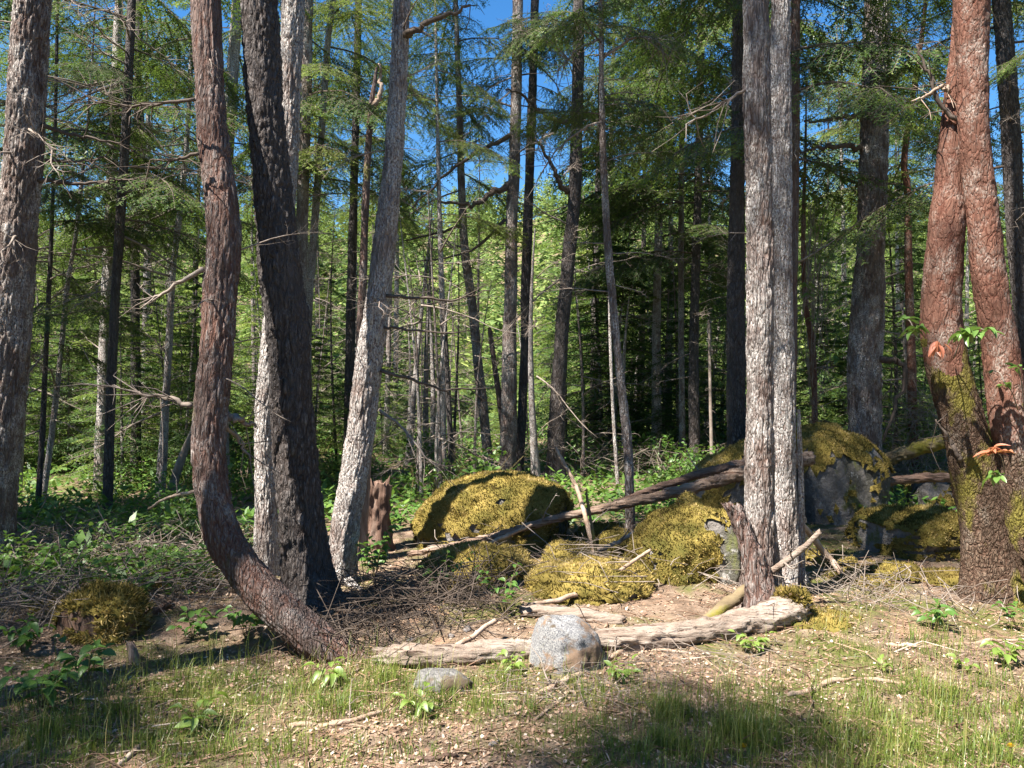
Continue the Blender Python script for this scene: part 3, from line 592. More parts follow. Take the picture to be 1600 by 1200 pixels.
def bgtree(x, y, kind, rs, sc=1., ndead=7, where=''):
    z = h1(x, y); root = thing('conifer_tree', LAB[kind]+' '+where, 'tree', (x, y, z-.05), 'woods '+where+', '+kind)
    a = rs.random()*6.28
    if kind in ('tall', 'tallp'):
        s2 = sc*rs.uniform(.85, 1.25)
        ob('trunk', rs.choice(POLE), root, (0, 0, 0), (0, 0, a), (sc, sc, s2))
        lo = rs.uniform(3.4, 6.5)*s2
        cr = ob('crown', rs.choice(CROWN if kind == 'tall' else CROWN_PALE), root, (0, 0, lo), (0, 0, a*2), (.68*sc, .68*sc, (14*s2-lo)/9.6))
        for k in range(ndead):
            zz = rs.uniform(.6, lo+1.5); az = rs.random()*6.28
            ob('dead_branch', rs.choice(DEAD), root, (.05*math.cos(az), .05*math.sin(az), zz), (rs.uniform(-.5, .5), rs.uniform(-.3, .3), az), rs.uniform(.5, 1.25))
    else:
        sz = sc*rs.uniform(.6, 1.25); sx = sc*rs.uniform(.8, 1.3)
        ob('trunk', rs.choice(POLEY), root, (0, 0, 0), (0, 0, a), (sx, sx, sz))
        ob('crown', rs.choice(YOUNG if kind == 'young' else YOUNGD), root, (0, 0, 0), (0, 0, a), (sx, sx, sz*(1 if kind == 'young' else .86)))
    return root
rs = random.Random(91)
def px2(x, Y): return (x-800)/FPX*Y
# (px range, depth range, kind, count, size)
BELTS = [(-60, 330, 12.5, 17, 'young', 5, .5), (-60, 330, 15, 26, 'young', 5, .8), (-80, 330, 14, 30, 'tall', 4, .8), (-60, 320, 22, 45, 'tallp', 8, .9),
         (-40, 320, 10.5, 14, 'youngd', 6, .45), (-40, 320, 14, 22, 'youngd', 4, .8), (-60, 330, 18, 30, 'young', 6, .9), (330, 640, 14, 20, 'young', 3, .5), (330, 640, 18, 40, 'tallp', 6, .85), (380, 640, 12.5, 18, 'youngd', 5, .5), (380, 640, 16, 30, 'tall', 4, .8), (330, 640, 22, 40, 'youngd', 4, 1.0), (330, 640, 20, 40, 'young', 6, .9),
         (610, 900, 15, 24, 'young', 5, .34), (610, 900, 24, 45, 'young', 9, .6), (600, 900, 45, 75, 'young', 12, 1.1), (620, 880, 40, 70, 'youngd', 3, 1.0), (640, 780, 18, 30, 'tallp', 2, .6),
         (900, 1140, 14.5, 19, 'youngd', 10, .8), (890, 1140, 16, 26, 'tall', 5, .85), (900, 1140, 20, 36, 'youngd', 8, 1.3), (900, 1150, 25, 45, 'young', 5, 1.0),
         (1245, 1430, 13, 20, 'young', 4, .65), (1245, 1430, 12.5, 20, 'youngd', 5, .7), (1245, 1430, 15, 28, 'tall', 4, .8), (1245, 1440, 22, 45, 'tallp', 6, .9), (1245, 1600, 22, 45, 'young', 6, 1.0), (1400, 1680, 11.5, 16, 'young', 4, .45), (1400, 1700, 13, 32, 'tall', 4, .8), (1400, 1700, 16, 34, 'youngd', 8, 1.0), (1400, 1720, 22, 45, 'tallp', 5, .9)]
for x0, x1, y0, y1, kind, n, sc in BELTS:
    for k in range(n):
        Y = rs.uniform(y0, y1); px = x0+(x1-x0)*(k+rs.random())/n
        bgtree(px2(px, Y), Y, kind, rs, sc*rs.uniform(.85, 1.15), where=zone(px))
# thin dead poles bristling with bare twigs between the living trees
for k in range(72):
    px = rs.uniform(-20, 1600) if k < 46 else rs.uniform(-20, 880); Y = rs.uniform(10.5, 24); x = px2(px, Y); hh = rs.uniform(2.5, 6)
    root = thing('dead_sapling', 'thin bare dead pole bristling with twigs '+zone(px), 'dead tree', (x, Y, h1(x, Y)-.05), 'dead poles '+zone(px))
    ob('trunk', rs.choice(POLEY if k % 3 else POLE[1:2]), root, (0, 0, 0), (rs.uniform(-.06, .06), rs.uniform(-.06, .06), rs.random()*6), (.6, .6, hh/6.2 if k % 3 else hh/14))
    for q in range(9):
        az = rs.random()*6.28; ob('dead_branch', rs.choice(DEAD), root, (0, 0, hh*rs.uniform(.1, .92)), (rs.uniform(-.5, .5), rs.uniform(-.4, .4), az), rs.uniform(.4, 1.0))
# trees just out of frame that throw the dappled shade
def shade_tree(x, y, lo, hi, r, label, seed):
    q = random.Random(seed); root = thing('conifer_tree', label, 'tree', (x, y, h1(x, y)-.05))
    ob('trunk', q.choice(POLE), root, (0, 0, 0), (0, 0, q.random()*6), (1.2, 1.2, (hi+.3)/14)); ob('crown', CROWN[seed % 4], root, (0, 0, lo), (0, 0, q.random()*6), (r/2, r/2, (hi-lo)/9.6))
SHADE = [(-5.65, 1.64, 4, 13, .85, 'conifer shading the clump of three trunks'), (-3.4, 3.4, 10, 17, 2.3, 'high-crowned conifer shading the hollow by the madrones'), (-3.6, 0., 7.2, 9.0, .8, 'slim conifer shading the grass of the clearing'),
         (-10.5, 5, 2.5, 10, 1.8, 'conifer at the wood edge shading the leafy shrubs'), (-8, 7.2, 2.5, 11, 1.8, 'conifer standing among the shaded shrubs'), (-5, 1, 3.4, 5.9, 1.25, 'short conifer shading the mossy corner of the clearing'), (-7.1, 2.0, 5, 9.4, 1.3, 'conifer shading the leaves under the J-shaped fir'), (-9, 3.7, 4, 10.5, 1.8, 'low-crowned conifer shading the mossy stump'), (6.6, 4.8, 5, 15, 1.8, 'conifer next to the madrones at the clearing edge')]
for k, a in enumerate(SHADE): shade_tree(*a, k)
# unseen ring of conifers added behind the camera to cut low sky fill
for k in range(24):
    a = R(-210+k*10.2+rs.uniform(-3, 3)); d = rs.uniform(10, 14)
    bgtree(d*math.cos(a), d*math.sin(a), 'youngd', rs, rs.uniform(1.7, 2.1), where='added unseen behind the camera to block low sky light')

def hill_wood():
    rs = np.random.RandomState(5); N = 1900
    y = 48+230*rs.rand(N)**.8; x = (rs.rand(N)*2-1)*(y*.85+15); z = H(x, y)
    Ht = rs.uniform(8, 15, N)*np.clip(y/110, .75, 1.15); K = 110
    f = rs.rand(N, K)**.8; az = rs.rand(N, K)*6.283; r = (Ht*.17)[:, None]*(1-f)**.8*(.3+.8*rs.rand(N, K))
    c = np.stack([x[:, None]+r*np.cos(az), y[:, None]+r*np.sin(az), z[:, None]+Ht[:, None]*(.04+.96*f)], -1)
    out = np.stack([np.cos(az), np.sin(az), np.full_like(az, -.45)], -1)
    s = ((Ht*.055)[:, None]*(1.15-.75*f)*(.7+.6*rs.rand(N, K)))[..., None]
    tang = np.stack([-np.sin(az), np.cos(az), 0*az], -1)+rs.normal(size=(N, K, 3))*.3
    V = np.stack([c+tang*s*.55, c-tang*s*.55, c+out*s*1.5], 2).reshape(-1, 3)
    a = np.clip(.45+.22*rs.normal(size=N)[:, None]+.13*rs.normal(size=(N, K)), 0, 1)
    me = mk('hillside_wood', V, [np.arange(len(V)).reshape(-1, 3)], M['hillneedle'], None, False, {'rnd': np.repeat(a.ravel(), 3)})
    tag(ob('hillside_wood', me), 'hazy green conifer wood covering the far hillside', 'wood', kind='stuff')
hill_wood()

# ------------------------------------------------------------------ boulders and moss
def ico(sub):
    bm = bmesh.new(); bmesh.ops.create_icosphere(bm, subdivisions=sub, radius=1)
    V = np.array([v.co[:] for v in bm.verts]); F = np.array([[v.index for v in f.verts] for f in bm.faces]); bm.free(); return V, F
_ICO = {k: ico(k) for k in (3, 4, 5)}
def vnormals(V, F):
    fn = np.cross(V[F[:, 1]]-V[F[:, 0]], V[F[:, 2]]-V[F[:, 0]]); N = np.zeros_like(V)
    for k in range(3): np.add.at(N, F[:, k], fn)
    return nrm(N), fn
def tufts(b, P0, N0, rs, ln, wd, tint, m=0, spread=.9):
    n = len(P0); d = nrm(N0+rs.normal(size=(n, 3))*spread*.6+[0, 0, .15]); s = nrm(np.cross(d, rs.normal(size=(n, 3))))
    L = (ln*(.5+rs.rand(n)))[:, None]; W = (wd*(.6+.8*rs.rand(n)))[:, None]*.5
    V = np.stack([P0-s*W-N0*.004, P0+s*W-N0*.004, P0+d*L], 1).reshape(-1, 3)
    b.add(V, np.arange(3*n).reshape(-1, 3), m, np.repeat(np.clip(tint, 0, 1), 3))
def sample_faces(V, F, fn, keep, dens, rs):
    ar = .5*np.linalg.norm(fn, axis=1)*keep; n = int(ar.sum()*dens)
    if n == 0: return np.zeros((0, 3)), np.zeros(0, int)
    k = rs.choice(len(F), n, p=ar/ar.sum()); u = rs.rand(n, 2); sw = u.sum(1) > 1; u[sw] = 1-u[sw]
    return V[F[k, 0]]+(V[F[k, 1]]-V[F[k, 0]])*u[:, :1]+(V[F[k, 2]]-V[F[k, 0]])*u[:, 1:], k
def blob(name, label, cat, box, Y, ry, seed, p=2.6, moss=None, mat='rock', sub=5, rough=.10, cuts=3, group=None, dens=12000, yaw=0., tlen=.020, sink=.45, shear=0., skew=(0, 0)):
    "box: photo (left, right, top); Y: depth of the middle; ry: half depth in metres; moss: threshold on the normal"
    rs = np.random.RandomState(seed); x0, x1, yt = box; cx = ((x0+x1)/2-800)/FPX*Y; hw = (x1-x0)/2/FPX*Y
    zt = EYE-(yt-600)/FPX*Y; g = h1(cx, Y); hh = max(.03, zt-g); rz = hh/(2-sink*2+1e-6)*1.0 if False else hh*(.5+.5*sink)
    n, F = _ICO[sub]; V = n*((np.abs(n)**p).sum(1)**(-1/p))[:, None]
    V = V*(1+rough*fbm(n*1.5+seed*1.7, 3)+.055*fbm(n*4.5+seed, 4))[:, None]
    for _ in range(cuts):
        d = nrm(rs.normal(size=3)*[1, 1, .8]); t = .74+.12*rs.rand(); q = V@d; V = V-d*(np.clip(q-t, 0, None)*.85)[:, None]
    V = V/np.abs(V).max(0)
    V[:, 2] += shear*V[:, 0]*(V[:, 2] > -.2); V[:, 2] /= V[:, 2].max()
    c, s = math.cos(yaw), math.sin(yaw)
    V = V*[hw, ry, rz]; V = V@np.array([[c, s, 0], [-s, c, 0], [0, 0, 1]])
    V[:, 2] += 0
    root = thing(name, label, cat, (cx, Y, zt-rz), group)
    ob('rock_body', mk('rock_body', V, [F], M[mat]), root)
    if moss is not None:
        N, fn = vnormals(V, F); fnn = nrm(fn); cen = V[F].mean(1)
        nz = .55*fbm(cen*3.2+seed, 3)+.22*fbm(cen*13, 3); keep = (fnn[:, 2]+nz) > moss
        keep &= (cen[:, 2]+(zt-rz) > g-.06)
        if keep.any():
            b = Buf(); off = (.006+.026*np.clip(.5+fbm(V*13+seed, 3), 0, 1.5))[:, None]
            V2 = V+N*off; b.add(V2, F[keep], 0, np.clip(.36+.25*fbm(V*5+3, 3), 0, 1))
            pts, k = sample_faces(V2, F, fn, keep, dens, rs)
            tint = .45+.45*fbm(pts*3.2+seed, 3)+.35*fbm(pts*17, 2)+.18*rs.normal(size=len(pts))
            tufts(b, pts, fnn[k], rs, tlen, .009, tint)
            tag(ob('moss', b.mesh('moss', M['moss']), root), 'yellow-green moss mat', kind='stuff')
    return root
blob('mossy_boulder', 'big rounded boulder capped with golden moss and crossed by trunk shadows', 'boulder', (652, 900, 741), 7.75, .62, 11, 2.9, -.3, rough=.12, shear=.10, yaw=-.12, cuts=2, sink=.85)
blob('mossy_mound', 'low golden moss hummock in front of the big capped boulder', 'mound', (655, 838, 853), 6.25, .42, 12, 2.2, -.4, group=None, cuts=1, sink=1.25)
blob('mossy_mound', 'broad golden moss hummock behind the speckled granite rock', 'mound', (822, 1018, 878), 5.75, .42, 13, 2.1, -.5, cuts=1, sink=1.25)
blob('mossy_mound', 'wide low moss carpet joining the golden hummocks', 'mound', (640, 1010, 893), 6.4, .8, 61, 2.2, -.6, cuts=0, rough=.16, sink=1.25)
blob('mossy_mound', 'moss swell between the hummocks and the steep mossy rock', 'mound', (965, 1075, 872), 6.2, .35, 62, 2.2, -.5, cuts=0, rough=.16, sink=1.25)
blob('mossy_mound', 'low moss swell under the twig tangle behind the hummocks', 'mound', (890, 1000, 822), 7.5, .4, 63, 2.2, -.5, cuts=0, rough=.16, sink=1.25)
blob('mossy_mound', 'dark moss swell in the hollow beside the twin trunk foot', 'mound', (1262, 1400, 890), 6.3, .5, 64, 2.2, -.5, cuts=0, rough=.16, sink=1.25)
blob('mossy_boulder', 'steep moss-faced rock leaning toward the twin trunks, dark cleft on one side', 'boulder', (985, 1128, 792), 6.2, .45, 14, 2.7, -.25, yaw=.3, shear=.25, cuts=2, sink=.85)
blob('mossy_boulder', 'rounded mossy shoulder between the steep rock and the fallen poles', 'boulder', (1000, 1085, 800), 6.6, .35, 65, 2.3, -.4, cuts=1, sink=.85)
blob('mossy_boulder', 'upright mossy rock with a bare dark face wedged beside the twin trunks', 'boulder', (1085, 1152, 800), 6.05, .30, 15, 3.2, .3, cuts=2, sink=.85)
blob('mossy_boulder', 'mossy knob peaking under the long fallen pole', 'boulder', (1040, 1112, 772), 6.75, .24, 16, 2.2, -.3, cuts=1, sub=4, sink=.85)
blob('mossy_boulder', 'small mossy stones heaped behind the hummocks', 'stone', (930, 1000, 838), 6.9, .25, 17, 2.2, -.3, sub=4, sink=.85)
blob('mossy_boulder', 'small mossy stone between the two golden hummocks', 'stone', (850, 925, 850), 6.6, .22, 18, 2.2, -.2, sub=4, sink=.85)
blob('mossy_boulder', 'sloping moss-topped rock behind the fallen poles and the twin trunks', 'boulder', (1050, 1230, 690), 8.3, .55, 19, 2.2, .1, shear=.35, cuts=2, sink=.85)
blob('mossy_boulder', 'tall dark boulder in shade with a flat bare face and mossy top', 'boulder', (1190, 1374, 661), 8.75, .62, 20, 3.4, .25, yaw=.25, rough=.09, cuts=3, sink=.85)
blob('mossy_boulder', 'wide low boulder under dark moss beside the madrone foot', 'boulder', (1335, 1520, 799), 6.95, .42, 21, 2.8, .0, sink=.85)
blob('dark_boulder', 'dark bare boulder behind the madrones', 'boulder', (1425, 1512, 741), 9.2, .4, 22, 2.6, .55, sub=4)
blob('mossy_boulder', 'small mossy stone with a grey bare patch under the wide low boulder', 'stone', (1370, 1440, 885), 6.1, .2, 23, 2.3, .25, sub=4, sink=.85)
blob('mossy_boulder', 'mossy stone touching the foot of the red madrone', 'stone', (1440, 1520, 897), 6.0, .22, 24, 2.3, -.1, sub=4, sink=.85)
blob('mossy_boulder', 'mossy stone in the dark hollow beside the bleached pole', 'stone', (1262, 1330, 868), 6.5, .22, 25, 2.3, .0, sub=4, sink=.85)
blob('mossy_mound', 'sunlit moss hummock between the mossy stump and the J-shaped fir', 'mound', (208, 345, 905), 6.1, .32, 26, 2.1, -.6, cuts=0, sink=1.25)
blob('mossy_mound', 'flat moss mat at the end of the thick front log', 'mound', (1205, 1345, 962), 5.05, .24, 27, 2.1, -.6, cuts=0, dens=8000, sink=1.25)
blob('mossy_mound', 'shaded moss mat under the shrubs at the mossy stump', 'mound', (60, 135, 935), 5.3, .2, 28, 2.1, -.5, cuts=0, sub=4, sink=1.25)
blob('granite_rock', 'speckled grey granite rock with a brown broken front in the clearing', 'rock', (818, 942, 961), 4.4, .19, 31, 2.7, None, 'granite', rough=.10, cuts=4, shear=-.12, sink=.75)
blob('grey_rock', 'small grey rock half sunk in grass under the near log', 'rock', (645, 745, 1044), 4.12, .12, 32, 2.4, None, 'granite_dark', sub=4, rough=.12, cuts=4, sink=.75)

# ------------------------------------------------------------------ logs, stumps, sticks
def grain(name, lo, mid, hi, crack, axis=(.09, 1, 1)):
    m = surf(name, [(.28, lo), (.48, mid), (.72, hi)], 16, axis, patches=[(lo, 34, .56, .62, axis), (crack, 60, .60, .64, (axis[0]*.6, 1, axis[2])), (mid, 5, .50, .62, (.5, 1, 1)), (lo, 3.5, .58, .68, (.6, 1, 1))], bump=1, bscale=55, bdist=.02, detail=9)
    return m
M['log'] = grain('barkless_log', (.15, .10, .075), (.29, .23, .185), (.46, .41, .37), (.06, .035, .025))
M['log_brown'] = grain('brown_pole', (.12, .07, .05), (.24, .165, .12), (.40, .32, .26), (.05, .03, .02))
M['log_dark'] = grain('dark_log', (.085, .05, .036), (.18, .115, .085), (.34, .26, .21), (.03, .018, .012))
M['log_moss'] = surf('mossy_log_bark', [(.3, (.07, .055, .03)), (.5, (.16, .12, .07)), (.75, (.26, .21, .12))], 8, (.3, 1, 1), patches=[((.18, .16, .03), 3, .5, .6, (1, 1, 1))], bump=.8, bscale=30)
M['rot'] = surf('rotten_red_wood', [(.28, (.07, .04, .03)), (.5, (.17, .105, .078)), (.75, (.31, .235, .19))], 22, (1, 1, .12), bump=1, bscale=30, bdist=.016, detail=8)
M['rot_pale'] = surf('rotten_pale_wood', [(.28, (.10, .06, .046)), (.48, (.24, .18, .15)), (.75, (.40, .345, .315))], 26, (1, 1, .16), bump=1, bscale=30, bdist=.016, detail=8)
def wpath(spec): return [P(x, y, Y) for x, y, Y in spec]
def log(label, spec, rpx, mat='log', name='fallen_log', cat='log', sides=44, rough=.16, seed=1, stubs=0, group=None):
    "spec: (px, py, depth) along the axis, rpx: radii in photo pixels"
    spec = [(x, y, Y or G(x, y+.75*r).y) for (x, y, Y), r in zip(spec, rpx)]
    pts = np.array([[*P(x, y, Y), r/FPX*Y] for (x, y, Y), r in zip(spec, rpx)])
    L = np.linalg.norm(np.diff(pts[:, :3], axis=0), axis=1).sum(); n = max(14, int(L/.02)); a = smooth_path(pts, n)
    base = Vector(a[len(a)//2, :3]); b = Buf(); rs = np.random.RandomState(seed)
    a[:, :3] += (fbm(np.arange(n)[:, None]*[.15, 0, 0]+[0, seed, 0], 2)*.012)[:, None]*[0, .4, 1]
    q = a[:, :3]-np.array(base); V, F, c = tube(q, a[:, 3], sides, True, seed, rough)
    rd = a[:, 3].mean(); crk = np.clip(perlin(V[:-2]*[5, 2.6/rd, 2.6/rd]+seed*3)*2.2-.55, 0, 1)
    V[:-2] += (nrm(V[:-2]-np.repeat(q, sides, 0))*(rd*(.20*fbm(V[:-2]*[8, 55, 55]+seed, 3)-.22*crk))[:, None])
    ends = np.concatenate([np.arange(sides), np.arange((n-1)*sides, n*sides)]); ax = nrm(q[-1]-q[0])
    V[ends] += ax*rs.normal(size=(2*sides, 1))*a[:, 3].mean()*.35
    b.add(V, F, 0); b.F.setdefault((0, 3), []).append(c)
    root = thing(name, label, cat, base, group)
    ob('stem', b.mesh('stem', M[mat]), root)
    for k in range(stubs):
        i = rs.randint(2, n-2); az = rs.rand()*6.28
        ob('dead_branch', DEAD_STUB[k % 3], root, q[i], (rs.rand()*6, rs.rand()-.9, az), .5+.8*rs.rand())
    return root
log('thick pale barkless log lying between the granite rock and the twin trunks', [(925, 1000, 0), (1000, 997, 0), (1080, 990, 0), (1160, 975, 0), (1225, 957, 0), (1250, 950, 0)], [16, 19, 20, 21, 23, 19], stubs=3, seed=3)
log('weathered log with cracked pale top lying in front of the clump of three', [(590, 1026, 0), (650, 1026, 0), (720, 1024, 0), (790, 1018, 0), (836, 1014, 0)], [14, 18, 17, 17, 15], seed=4)
log('short pale split log lying at the foot of the mossy hummock', [(815, 955, 5.15), (870, 958, 5.1), (930, 966, 5.05), (972, 972, 5.0)], [8, 11, 11, 9], seed=5)
log('long thin brown pole lying slantwise across the boulders', [(640, 866, 6.95), (760, 840, 7.0), (880, 808, 7.05), (1000, 782, 7.1), (1100, 757, 7.15), (1165, 738, 7.2), (1265, 716, 7.75)], [4, 5, 6, 7.5, 9, 10.5, 11], 'log_brown', seed=6, stubs=4)
log('dark broken pole resting just above the long slanting pole', [(925, 800, 7.25), (1000, 772, 7.3), (1090, 742, 7.4), (1170, 722, 7.6), (1240, 700, 8.0)], [3.5, 5, 6.5, 8, 8], 'log_dark', seed=7, stubs=3)
log('mossy log propped between the stout fir and the madrone foot', [(1372, 722, 9.3), (1430, 703, 9.0), (1500, 684, 8.8), (1600, 668, 8.6), (1700, 655, 8.4)], [9, 10, 11, 12, 13], 'log_moss', seed=8)
log('grey fallen log lying in the shade behind the wide low boulder', [(1375, 755, 8.6), (1450, 746, 8.6), (1520, 748, 8.6)], [6, 7, 7], 'log_dark', seed=9)
log('thin pale stick crossing the golden moss hummock', [(815, 946, 5.2), (880, 935, 5.3), (940, 912, 5.5), (985, 880, 5.6), (1016, 860, 5.7)], [3, 4, 4, 3, 2.5], 'wood', 'fallen_branch', 'branch', 8, seed=10)
log('bleached broken stick poking up beside the twin trunk foot', [(1195, 900, 5.2), (1240, 868, 5.15), (1282, 832, 5.1)], [5.5, 5, 4], 'log', 'broken_stick', 'stick', 10, stubs=2, seed=11)
log('thick brown root-like branch rising from the log to the twin trunk foot', [(1078, 985, 5.0), (1110, 965, 5.1), (1150, 935, 5.2), (1185, 912, 5.3)], [7, 9, 10, 10], 'log_moss', 'fallen_branch', 'branch', 14, seed=12)
log('grey dead limb slanting down through the dark hollow', [(1240, 800, 6.0), (1285, 860, 6.2), (1310, 890, 6.15), (1335, 935, 6.0)], [4, 5, 4.5, 3], 'wood', 'fallen_branch', 'branch', 9, stubs=2, seed=13)
log('pale thin branch lying on the bright grass', [(452, 1134, 0), (510, 1132, 0), (560, 1122, 0), (636, 1103, 0)], [4, 5, 4, 2.5], 'wood', 'fallen_branch', 'branch', 8, stubs=1, seed=14)
log('straight bare stick propped up on the near log', [(670, 1030, 4.35), (720, 1005, 4.5), (775, 968, 4.75)], [3, 4, 4], 'wood', 'broken_stick', 'stick', 8, seed=15)
log('bleached forked branch sticking out of the shrubs toward the J-shaped fir', [(232, 795, 7.6), (262, 778, 7.5), (304, 768, 7.4)], [2, 2.5, 3], 'wood', 'dead_limb', 'branch', 7, stubs=2, seed=16)
log('short dark limb lying at the sunlit moss hummock', [(222, 965, 0), (248, 952, 0), (268, 940, 0)], [5, 6, 5], 'log_dark', 'fallen_branch', 'branch', 10, stubs=2, seed=17)
log('curved bleached branch on the pinkish litter', [(1230, 1086, 0), (1270, 1078, 0), (1300, 1064, 0), (1360, 1062, 0), (1410, 1068, 0)], [4, 4.5, 4, 3, 2], 'wood', 'fallen_branch', 'branch', 8, seed=18)
log('long thin grey stick lying along the edge of the shade', [(1385, 1008, 0), (1450, 1010, 0), (1540, 1003, 0), (1620, 998, 0)], [3, 3.5, 3, 2], 'wood', 'fallen_branch', 'branch', 8, seed=19)
log('thin straight twig in front of the thick front log', [(985, 1012, 0), (1050, 1018, 0), (1110, 1022, 0)], [2.5, 2.5, 2], 'wood', 'fallen_branch', 'branch', 7, seed=20)
log('crooked grey branch lying below the granite rock', [(842, 1082, 0), (880, 1066, 0), (930, 1040, 0), (985, 1010, 0), (1020, 985, 0)], [4, 5, 4.5, 3.5, 2], 'wood', 'fallen_branch', 'branch', 8, stubs=4, seed=21)
log('twisted grey branch in the shade under the granite rock', [(835, 1125, 0), (870, 1100, 0), (890, 1082, 0), (950, 1074, 0)], [2.5, 3, 3, 2], 'wood', 'fallen_branch', 'branch', 7, stubs=3, seed=22)
log('short bleached stick on the trodden needles', [(952, 1146, 0), (975, 1158, 0), (992, 1162, 0)], [3, 3.5, 3], 'wood', 'broken_stick', 'stick', 8, seed=23)
log('dark stick lying on the bare litter below the bright grass', [(635, 1182, 0), (680, 1184, 0), (712, 1182, 0)], [3.5, 4, 3.5], 'log_dark', 'broken_stick', 'stick', 8, seed=24)
log('grey stick in the shaded grass below the leafy sprout', [(185, 1195, 0), (205, 1178, 0), (226, 1160, 0)], [4, 4.5, 3.5], 'wood', 'broken_stick', 'stick', 8, seed=25)
log('slim stick lying in the shaded mossy corner', [(15, 1185, 0), (40, 1160, 0), (66, 1138, 0)], [3, 3.5, 2.5], 'wood', 'broken_stick', 'stick', 8, seed=26)
log('pale limb fallen across the small stones under the pole', [(880, 905, 6.0), (915, 868, 6.5), (960, 850, 6.6), (1010, 820, 6.7)], [3, 3.5, 3.5, 2.5], 'wood', 'fallen_branch', 'branch', 7, stubs=3, seed=27)
log('thin bare branch leaning on the big capped boulder', [(932, 880, 6.6), (918, 820, 6.8), (900, 760, 7.0), (868, 700, 7.2)], [4, 4, 3.5, 2.5], 'wood', 'leaning_branch', 'branch', 7, stubs=4, seed=28)
log('thin mossy upright stick rising from the golden hummock', [(934, 880, 6.3), (926, 830, 6.35), (916, 770, 6.4)], [3, 2.6, 2], 'log_moss', 'leaning_branch', 'branch', 7, seed=29)
log('pale loose branch lying across the moss in front of the capped boulder', [(745, 858, 6.5), (790, 838, 6.6), (830, 820, 6.75)], [3.5, 3.5, 2.5], 'wood', 'fallen_branch', 'branch', 7, stubs=2, seed=30)

def stump(label, spec, wpx, mat, seed, jag=.25, name='broken_stump', mosscap=False, flare=.25, sides=44):
    pts = np.array([[*P(x, y, Y), w_/2/FPX*Y] for (x, y, Y), w_ in zip(spec, wpx)]); rs = np.random.RandomState(seed)
    pts[0, 2] = min(pts[0, 2], h1(pts[0, 0], pts[0, 1])-.05); n = 40; a = smooth_path(pts, n); base = Vector(a[0, :3]); q = a[:, :3]-np.array(base)
    th = np.arange(sides)*2*np.pi/sides; hgt = np.linspace(0, 1, n)
    prof = 1-jag*np.clip(.5+.8*fbm(np.stack([np.cos(th)*1.3, np.sin(th)*1.3, 0*th], 1)+seed, 2)+.45*rs.rand(sides), 0, 1.4)
    V = np.zeros((n, sides, 3)); U = np.array([1., 0, 0]); W = np.array([0, 1., 0])
    for j in range(sides):
        hz = hgt*prof[j]; cc = np.stack([np.interp(hz, hgt, q[:, k]) for k in range(3)], 1); r = np.interp(hz, hgt, a[:, 3])
        r = r*(1+flare*np.exp(-hz*9))
        V[:, j] = cc+r[:, None]*(math.cos(th[j])*U+math.sin(th[j])*W)
    Vf = V.reshape(-1, 3); cen = np.repeat(q, sides, 0)
    Vf += nrm((Vf-cen)*[1, 1, 0])*(a[:, 3].mean()*(.34*fbm(np.stack([Vf[:, 0]*34, Vf[:, 1]*34, Vf[:, 2]*4.5], 1)+seed, 3)))[:, None]
    inner = V[-1]*1.0; ctr = q[-1]*(1-.5*jag); inn = ctr+(inner-ctr)*.45; inn[:, 2] = np.minimum(inn[:, 2], inner[:, 2])-a[-1, 3]*.7
    Vall = np.concatenate([Vf, inn, [inn.mean(0)-[0, 0, .02]]])
    i = np.arange(n)[:, None]*sides; j = np.arange(sides)[None]; k = (j+1) % sides
    F = np.stack([i+j, i+k, i+sides+k, i+sides+j], -1).reshape(-1, 4); jj = np.arange(sides); T = np.stack([n*sides+jj, n*sides+(jj+1) % sides, np.full(sides, (n+1)*sides)], 1)
    root = thing(name, label, 'stump', base); ob('stump_wood', mk('stump_wood', Vall, [F, T], M[mat]), root)
    if mosscap:
        b = Buf(); m = 2600; jx = rs.randint(0, sides, m); tz = rs.randint(int(n*mosscap), n, m); pp = V[tz, jx]; u = rs.rand(m)[:, None]**.5
        pp = np.where((tz > n-4)[:, None], ctr+(pp-ctr)*u, pp); Nn = nrm((pp-cen.reshape(n, sides, 3)[tz, jx])*[1, 1, .3]+[0, 0, a[:, 3].mean()*.8])
        tufts(b, pp, Nn, rs, .035, .014, .4+.3*fbm(pp*8, 2)+.1*rs.normal(size=m)); tag(ob('moss', b.mesh('moss', M['moss']), root), 'golden moss cap', kind='stuff')
    return root
stump('broken red-brown stump with a jagged top behind the leaning pale fir', [(586, 862, 7.4), (586, 800, 7.4), (587, 738, 7.4)], [50, 45, 43], 'rot', 41, .16)
stump('thin bleached splinter of a broken stem beside the leaning pale fir', [(566, 800, 7.0), (573, 745, 7.0), (581, 685, 7.0)], [14, 11, 8], 'rot_pale', 42, .5, sides=16)
stump('rotten splintered slab of trunk leaning against the foot of the twin trunks', [(1200, 958, 5.1), (1186, 905, 5.13), (1170, 850, 5.16), (1152, 805, 5.18), (1136, 780, 5.18)], [56, 38, 30, 27, 24], 'red', 43, .16, flare=.6)
stump('low rotten stump wearing a golden moss cap at the end of the front log', [(1232, 985, 5.02), (1234, 955, 5.02), (1238, 921, 5.02)], [52, 46, 40], 'rot', 44, .1, mosscap=.72)
blob('rotten_stump', 'dark rotten stump with shaggy moss on top beside the shaded shrubs', 'stump', (100, 226, 924), 4.85, .26, 45, 2.6, .25, 'rot', rough=.16, tlen=.04, cuts=2, sink=.85)
stump('small bleached wedge of broken wood at the mossy stump', [(214, 1030, 4.45), (206, 1012, 4.45), (196, 996, 4.45)], [16, 14, 8], 'rot_pale', 46, .4, sides=14)

